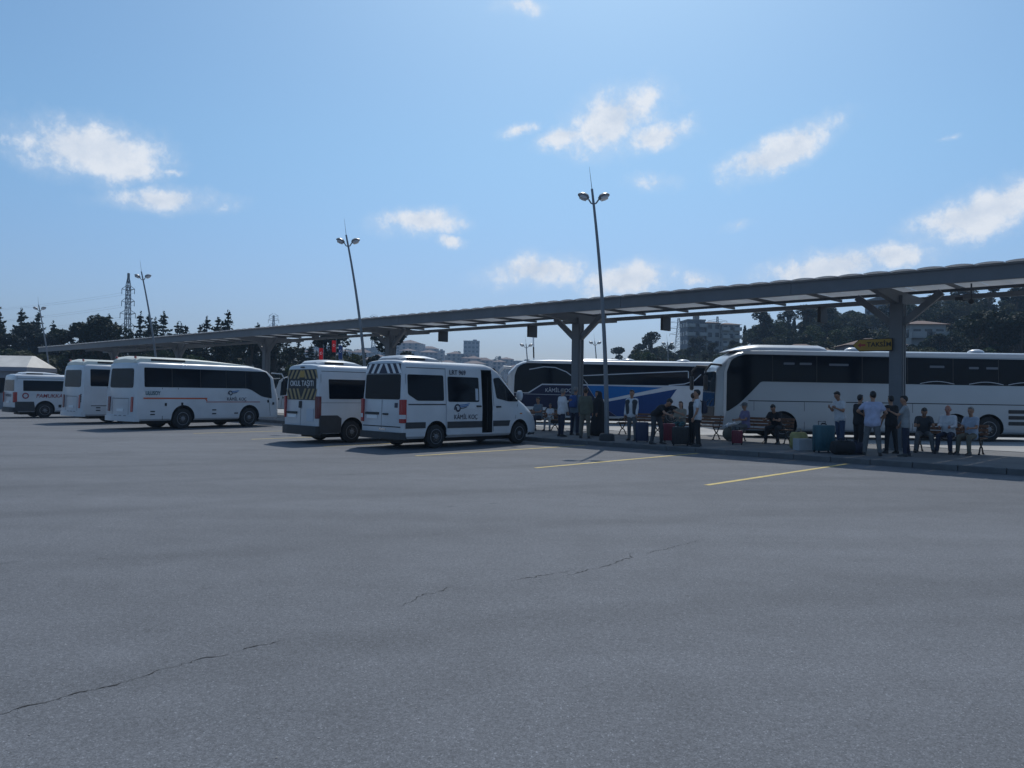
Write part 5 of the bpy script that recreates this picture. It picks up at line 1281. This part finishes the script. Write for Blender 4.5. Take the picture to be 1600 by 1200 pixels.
rw_, ri = person(23.8, 17.76, PZ, 200, 1.66, 'stand', 'woman wrapped in a long black robe left of the lamp post', C_BLACK, C_BLACK, sleeve='long', skirt=.05)
rb2 = MB(); secs = []; rr_ = random.Random(4)
for z, rx, ry in ((.03, .30, .34), (.3, .28, .32), (.7, .24, .30), (1.0, .21, .29), (1.25, .20, .29), (1.36, .16, .24), (1.42, .125, .15), (1.5, .118, .118), (1.6, .115, .11), (1.665, .07, .06)):
    secs.append([(math.cos(v) * rx * (1 + .07 * math.sin(v * 7 + z * 3) * (1 if z < 1.1 else .2)) - (.035 if z > 1.4 else 0), math.sin(v) * ry * (1 + .07 * math.sin(v * 9) * (1 if z < 1.1 else .2)), z) for v in [2 * PI * i / 40 for i in range(40)]])
rb2.loft(secs).build('robe', C_BLACK, rw_, 2)
person(22.4, 15.28, PZ, TOCAM + 10, 1.70, 'stand', 'standing man with dark waistcoat over a white shirt and grey trousers', C_WHITE, C_GREY, hair=HAIRBR, sleeve='long', vest=C_DGREY)
person(21.55, 13.78, PZ, -58, 1.76, 'bend', 'man in black bending forward over the luggage', C_BLACK, C_DGREY)
person(25.45, 15.2, PZ, TOCAM + 10, 1.66, 'sit', 'seated woman with brown hair and pale blouse behind the luggage', C_SAND, C_TEAL, hair=HAIRBR, skin=SKIN2, long_hair=True, seat=SEAT, sleeve='long')
person(21.6, 12.32, PZ, 175, 1.72, 'stand', 'standing youth in white T-shirt and black trousers beside the dark suitcase', C_WHITE, C_BLACK)
backpack(21.6, 12.32, PZ + 1.2, 175, -.14, C_NAVY, 'navy backpack on the youth in the white T-shirt', .85)
person(22.0, 12.72, PZ, 20, 1.62, 'stand', 'person in dark clothes facing the youth in white', C_BLACK, C_BLACK, hair=HAIRBR, skin=SKIN2, sleeve='long')
person(25.4, 12.62, PZ, TOCAM - 30, 1.66, 'sit', 'seated man with cap and purple checked shirt behind the red case', C_PURP, C_GREY, hair=HAIRG, hat=C_GREY, seat=SEAT)
person(25.4, 11.5, PZ, TOCAM, 1.74, 'slump', 'seated man all in black alone at the end of his bench', C_BLACK, C_BLACK, seat=SEAT)
person(25.2, 9.35, PZ, 205, 1.76, 'read', 'walking young man in white T-shirt and denim behind the teal suitcase', C_WHITE, C_JEAN, shoe=SHOEW)
person(22.4, 7.44, PZ, 62, 1.74, 'hips', 'man in lilac T-shirt and grey trousers with his back turned', C_LILAC, C_GREY, bulk=1.08, ht=20)
person(23.6, 8.22, PZ, 20, 1.64, 'hold', 'person in a black sleeveless top left of the man in lilac', C_BLACK, C_BLACK, sleeve='none', hair=HAIRB)
person(23.7, 7.36, PZ, 100, 1.62, 'stand', 'person in dark clothes partly hidden between man in lilac and column', C_BLACK, C_BLACK)
person(22.9, 6.74, PZ, 150, 1.62, 'hold', 'boy in grey T-shirt and dark trousers in front of the near column', C_LGREY, C_NAVY, hair=HAIRB)
person(25.35, 6.98, PZ, TOCAM + 20, 1.74, 'slump', 'seated man in dark grey leaning forward at the left of the rightmost bench', C_DGREY, C_GREY, seat=SEAT)
person(25.4, 6.32, PZ, TOCAM, 1.76, 'sit', 'balding ruddy man in white shirt in the middle of the rightmost bench', C_WHITE, C_NAVY, skin=SKIN3, bald=True, seat=SEAT, sleeve='long')
person(25.4, 5.72, PZ, TOCAM - 15, 1.68, 'sit', 'grey haired man in pale blue shirt at the right end of the bench', C_LBLUE, C_KHAKI, hair=HAIRG, seat=SEAT)

# ------------------------------------------------------------------ luggage
def suitcase(p, a, rz, w, d, h, m, label, ribs=True, hard=True):
    t = empty('suitcase', W(p, a, PZ), rz, label, 'suitcase', 'luggage on the platform')
    sh_ = MB().loft([[(x, y, z) for x, y in rpoly([(-w / 2 * s, -d / 2 * s), (w / 2 * s, -d / 2 * s), (w / 2 * s, d / 2 * s), (-w / 2 * s, d / 2 * s)], .06)] for z, s in ((.05, .93), (.08, 1), (h - .05, 1), (h - .01, .95), (h, .86))]).build('shell', m, t, True)
    if ribs:
        for x in (-.3, -.1, .1, .3): MB().box((x * w, -d / 2 - .002, h * .52), (.03, .016, h * .7)).build('rib', m, sh_, bevel=.005)
    strap = MB().box((0, 0, h * .5), (w + .006, .012, h - .08)); strap.build('zip', C_BLACK, sh_)
    hn = MB(); hn.tube([(-w * .2, d * .3, h - .01), (-w * .2, d * .3, h + .10), (w * .2, d * .3, h + .10), (w * .2, d * .3, h - .01)], .011, 6); hn.build('handle', C_BLACK, t, True)
    MB().tube([(-.09, 0, h - .005), (-.07, 0, h + .03), (.07, 0, h + .03), (.09, 0, h - .005)], .012, 6).build('carry_grip', C_BLACK, t, True)
    for sx in (-1, 1):
        for sy in (-1, 1): MB().lathe([(-.015, .028), (.015, .028)], 'X', (sx * w * .4, sy * d * .36, .028), 12).build('caster', RUBBER, t, True)
    return t
RZP = HEAD_U - 180
TEALC = mat('teal_shell', (.022, .095, .125), .45, var=.15); NAVYC = mat('navy_shell', (.02, .035, .09), .5, var=.15); WINEC = mat('wine_shell', (.19, .018, .035), .5, var=.15); BLKC = mat('black_case', (.016, .016, .018), .6, var=.2)
suitcase(22.5, 8.80, 12, .56, .32, .78, TEALC, 'big teal hard suitcase in front of the walking young man')
suitcase(22.0, 14.6, -10, .42, .28, .66, NAVYC, 'dark blue suitcase beside the man in the waistcoat')
suitcase(22.9, 14.15, 10, .40, .26, .62, WINEC, 'wine red suitcase behind the bending man')
suitcase(21.5, 12.85, -14, .52, .34, .58, BLKC, 'large black suitcase in front of the seated woman')
suitcase(23.6, 12.02, -20, .34, .26, .46, WINEC, 'small red suitcase standing before the capped man')
def duffel(p, a, rz, l, r, m, label):
    t = empty('duffel_bag', W(p, a, PZ), rz, label, 'bag', 'luggage on the platform'); q = MB(); secs = []
    for x, s in ((-.5, .55), (-.46, .85), (-.3, 1), (.3, 1), (.46, .85), (.5, .55)):
        secs.append([(x * l, math.cos(v) * r * s * 1.05, r * .92 + math.sin(v) * r * s * (.92 if math.sin(v) < 0 else 1) + .012 * math.sin(x * 31 + v * 3)) for v in [2 * PI * i / 16 for i in range(16)]])
    q.loft(secs).build('bag', m, t, True)
    for s in (-1, 1): MB().tube([(-.18 * l, s * r * .75, r * 1.4), (-.12 * l, s * r * .3, r * 2.15), (.12 * l, s * r * .3, r * 2.15), (.18 * l, s * r * .75, r * 1.4)], .014, 6).build('strap', m, t, True)
    MB().box((0, 0, r * 1.93), (l * .8, .02, .012)).build('zip', GAP, t)
duffel(22.1, 8.12, 5, .62, .2, C_BLACK, 'slumped black duffel bag right of the teal suitcase')
duffel(22.55, 7.92, 30, .55, .17, C_NAVY, 'dark navy duffel bag behind the black one')
t = empty('sack', W(25.6, 13.33, PZ), 20, 'plump khaki sack with white plastic bags stuffed on top', 'bag', 'luggage on the platform')
q = MB(); q.ell((0, 0, .24), (.27, .22, .26)); q.ell((.06, .03, .34), (.2, .18, .16)); sk = link('bag', remesh(q, .03, 4), C_KHAKI, t, 2)
q = MB()
rr_ = random.Random(8)
for i in range(14): q.ell((rr_.uniform(-.22, .2), rr_.uniform(-.14, .1), .5 + rr_.uniform(0, .1) + i * .002), (rr_.uniform(.04, .11), rr_.uniform(.03, .07), rr_.uniform(.02, .05)), Euler((rr_.random(), rr_.random() * 2, rr_.random() * 3)).to_matrix(), 8, 6)
q.build('plastic_wrap', mat('white_plastic', (.75, .76, .78), .25, var=.1), t)
t = empty('cardboard_box', W(22.85, 9.55, PZ), 14, 'pale box standing left of the teal suitcase', 'box', 'luggage on the platform')
MB().box((0, 0, .17), (.46, .32, .34)).build('carton', mat('pale_carton', (.40, .42, .44), .8, var=.12), t, bevel=.008)
MB().box((0, 0, .342), (.462, .05, .004)).build('tape', C_SAND, t)
t = empty('carrier_bag', W(23.5, 9.95, PZ), -10, 'yellowish bulging carrier bag behind the pale box', 'bag', 'luggage on the platform')
q = MB().loft([[(math.cos(v) * .26 * s * (1 + .08 * math.sin(v * 5 + z * 9)), math.sin(v) * .15 * s, z) for v in [2 * PI * i / 20 for i in range(20)]] for z, s in ((0, .85), (.05, 1), (.25, 1.05), (.42, .95), (.5, .75))]); q.build('bag', mat('yellow_bag', (.34, .30, .11), .5, var=.3, vscale=6), t, 2)
for s in (-1, 1): MB().tube([(-.08, s * .09, .48), (-.05, s * .05, .6), (.05, s * .05, .6), (.08, s * .09, .48)], .012, 6).build('handle', C_SAND, t, True)

# ------------------------------------------------------------------ kiosk, flags, barrier, bird
t = empty('kiosk', (-39.6, 59.6, 0), 0, 'low kiosk with white hipped roof at the left edge', 'kiosk')
MB().box((0, 0, 1.5), (7.4, 3.2, 3.0)).build('wall', mat('kiosk_wall', (.22, .23, .26), .7, var=.12), t)
MB().add([(-4, -1.9, 3.06), (4, -1.9, 3.06), (4, 1.9, 3.06), (-4, 1.9, 3.06), (-3.2, -.2, 3.95), (3.35, -.2, 3.95), (3.35, .2, 3.95), (-3.2, .2, 3.95)], [(0, 1, 5, 4), (1, 2, 6, 5), (2, 3, 7, 6), (3, 0, 4, 7), (4, 5, 6, 7), (3, 2, 1, 0)]).build('roof', mat('white_membrane', (.70, .66, .60), .6, var=.15, vscale=1.2, bump=.3, bscale=2), t)
MB().box((0, 0, 2.9), (8.06, 3.86, .3)).build('roof_edge', mat('kiosk_fascia', (.2, .21, .25), .6), t)
for x in (-2.4, 0, 2.4): MB().box((x, -1.61, 1.7), (1.7, .06, 1.1)).build('window', GLASS, t)
FLAGR = mat('flag_red', (.50, .015, .02), .7, var=.15, transl=.25); FLAGB = mat('flag_blue', (.02, .05, .16), .7, var=.15, transl=.2)
def flag(X, Y, zt, ht_, m, label, star=True, w=.36):
    t = empty('flag', (X, Y, 0), 0, label, 'flag', 'flags behind the minibuses')
    MB().tube([(0, 0, 0), (0, 0, zt + .3)], [.035, .022], 8).build('pole', GALV, t, True)
    vs = []; nx, nz = 8, 10
    for j in range(nz + 1):
        for i in range(nx + 1): vs.append((-w * i / nx * (1 - .15 * j / nz), .06 * math.sin(i * 1.1 + j * .35), zt - ht_ * j / nz))
    fl_ = MB().add(vs, [(j * (nx + 1) + i, j * (nx + 1) + i + 1, (j + 1) * (nx + 1) + i + 1, (j + 1) * (nx + 1) + i) for j in range(nz) for i in range(nx)]).build('cloth', m, t, 2)
    zc = zt - ht_ * .42
    pts = [(-w * .42 + 0.09 * math.cos(a), -.085, zc + .09 * math.sin(a)) for a in [R(50 + 260 * i / 16) for i in range(17)]]
    MB().tube(pts, [.008 + .018 * math.sin(PI * i / 16) for i in range(17)], 5).build('crescent', WHITEINK, fl_)
    st_ = MB().prism([(-w * .42 + .08 + .04 * (1 if i % 2 == 0 else .4) * math.cos(i * PI / 5), zc + .04 * (1 if i % 2 == 0 else .4) * math.sin(i * PI / 5)) for i in range(10)], lambda a, b, o: (a, -.085 - o, b), 0, .01); st_.build('star', WHITEINK, fl_)
flag(-14.9, 62, 5.0, .95, FLAGR, 'lower red flag with white crescent over the school minibus')
flag(-14.35, 64, 5.75, .95, FLAGR, 'higher red flag with white crescent right of its neighbour')
flag(-13.6, 63, 5.3, 1.1, FLAGB, 'dark blue flag beside the two red flags')
t = empty('barrier', (1.7, 60, 0), 0, 'raised black and white barrier arm above the blue coach nose', 'barrier')
MB().box((0, 0, .55), (.4, .35, 1.1)).build('cabinet', DGREY, t, bevel=.02)
for i in range(6):
    MB().tube([(.05 - .05 * i * .6, 0, 1.0 + i * .85), (.05 - .05 * (i + 1) * .6, 0, 1.0 + (i + 1) * .85 - .01)], .055, 8).build('arm_segment', WHITEINK if i % 2 else BLACK, t)

# ------------------------------------------------------------------ air
hz = MB(); x0, x1, y0, y1, z0, z1 = -900, 900, -60, 1010, -4, 60
hz.box(((x0 + x1) / 2, (y0 + y1) / 2, (z0 + z1) / 2), (x1 - x0, y1 - y0, z1 - z0))
hm = bpy.data.materials.new('haze'); hm.use_nodes = True; nt = hm.node_tree; nt.nodes.remove(nt.nodes['Principled BSDF'])
pv = nt.nodes.new('ShaderNodeVolumePrincipled'); pv.inputs['Color'].default_value = (.50, .72, 1.0, 1); pv.inputs['Density'].default_value = .00046; pv.inputs['Anisotropy'].default_value = .0
nt.links.new(pv.outputs[0], nt.nodes['Material Output'].inputs['Volume'])
ho = hz.build('haze', hm); tag(ho, 'pale summer haze in the air', kind='stuff')
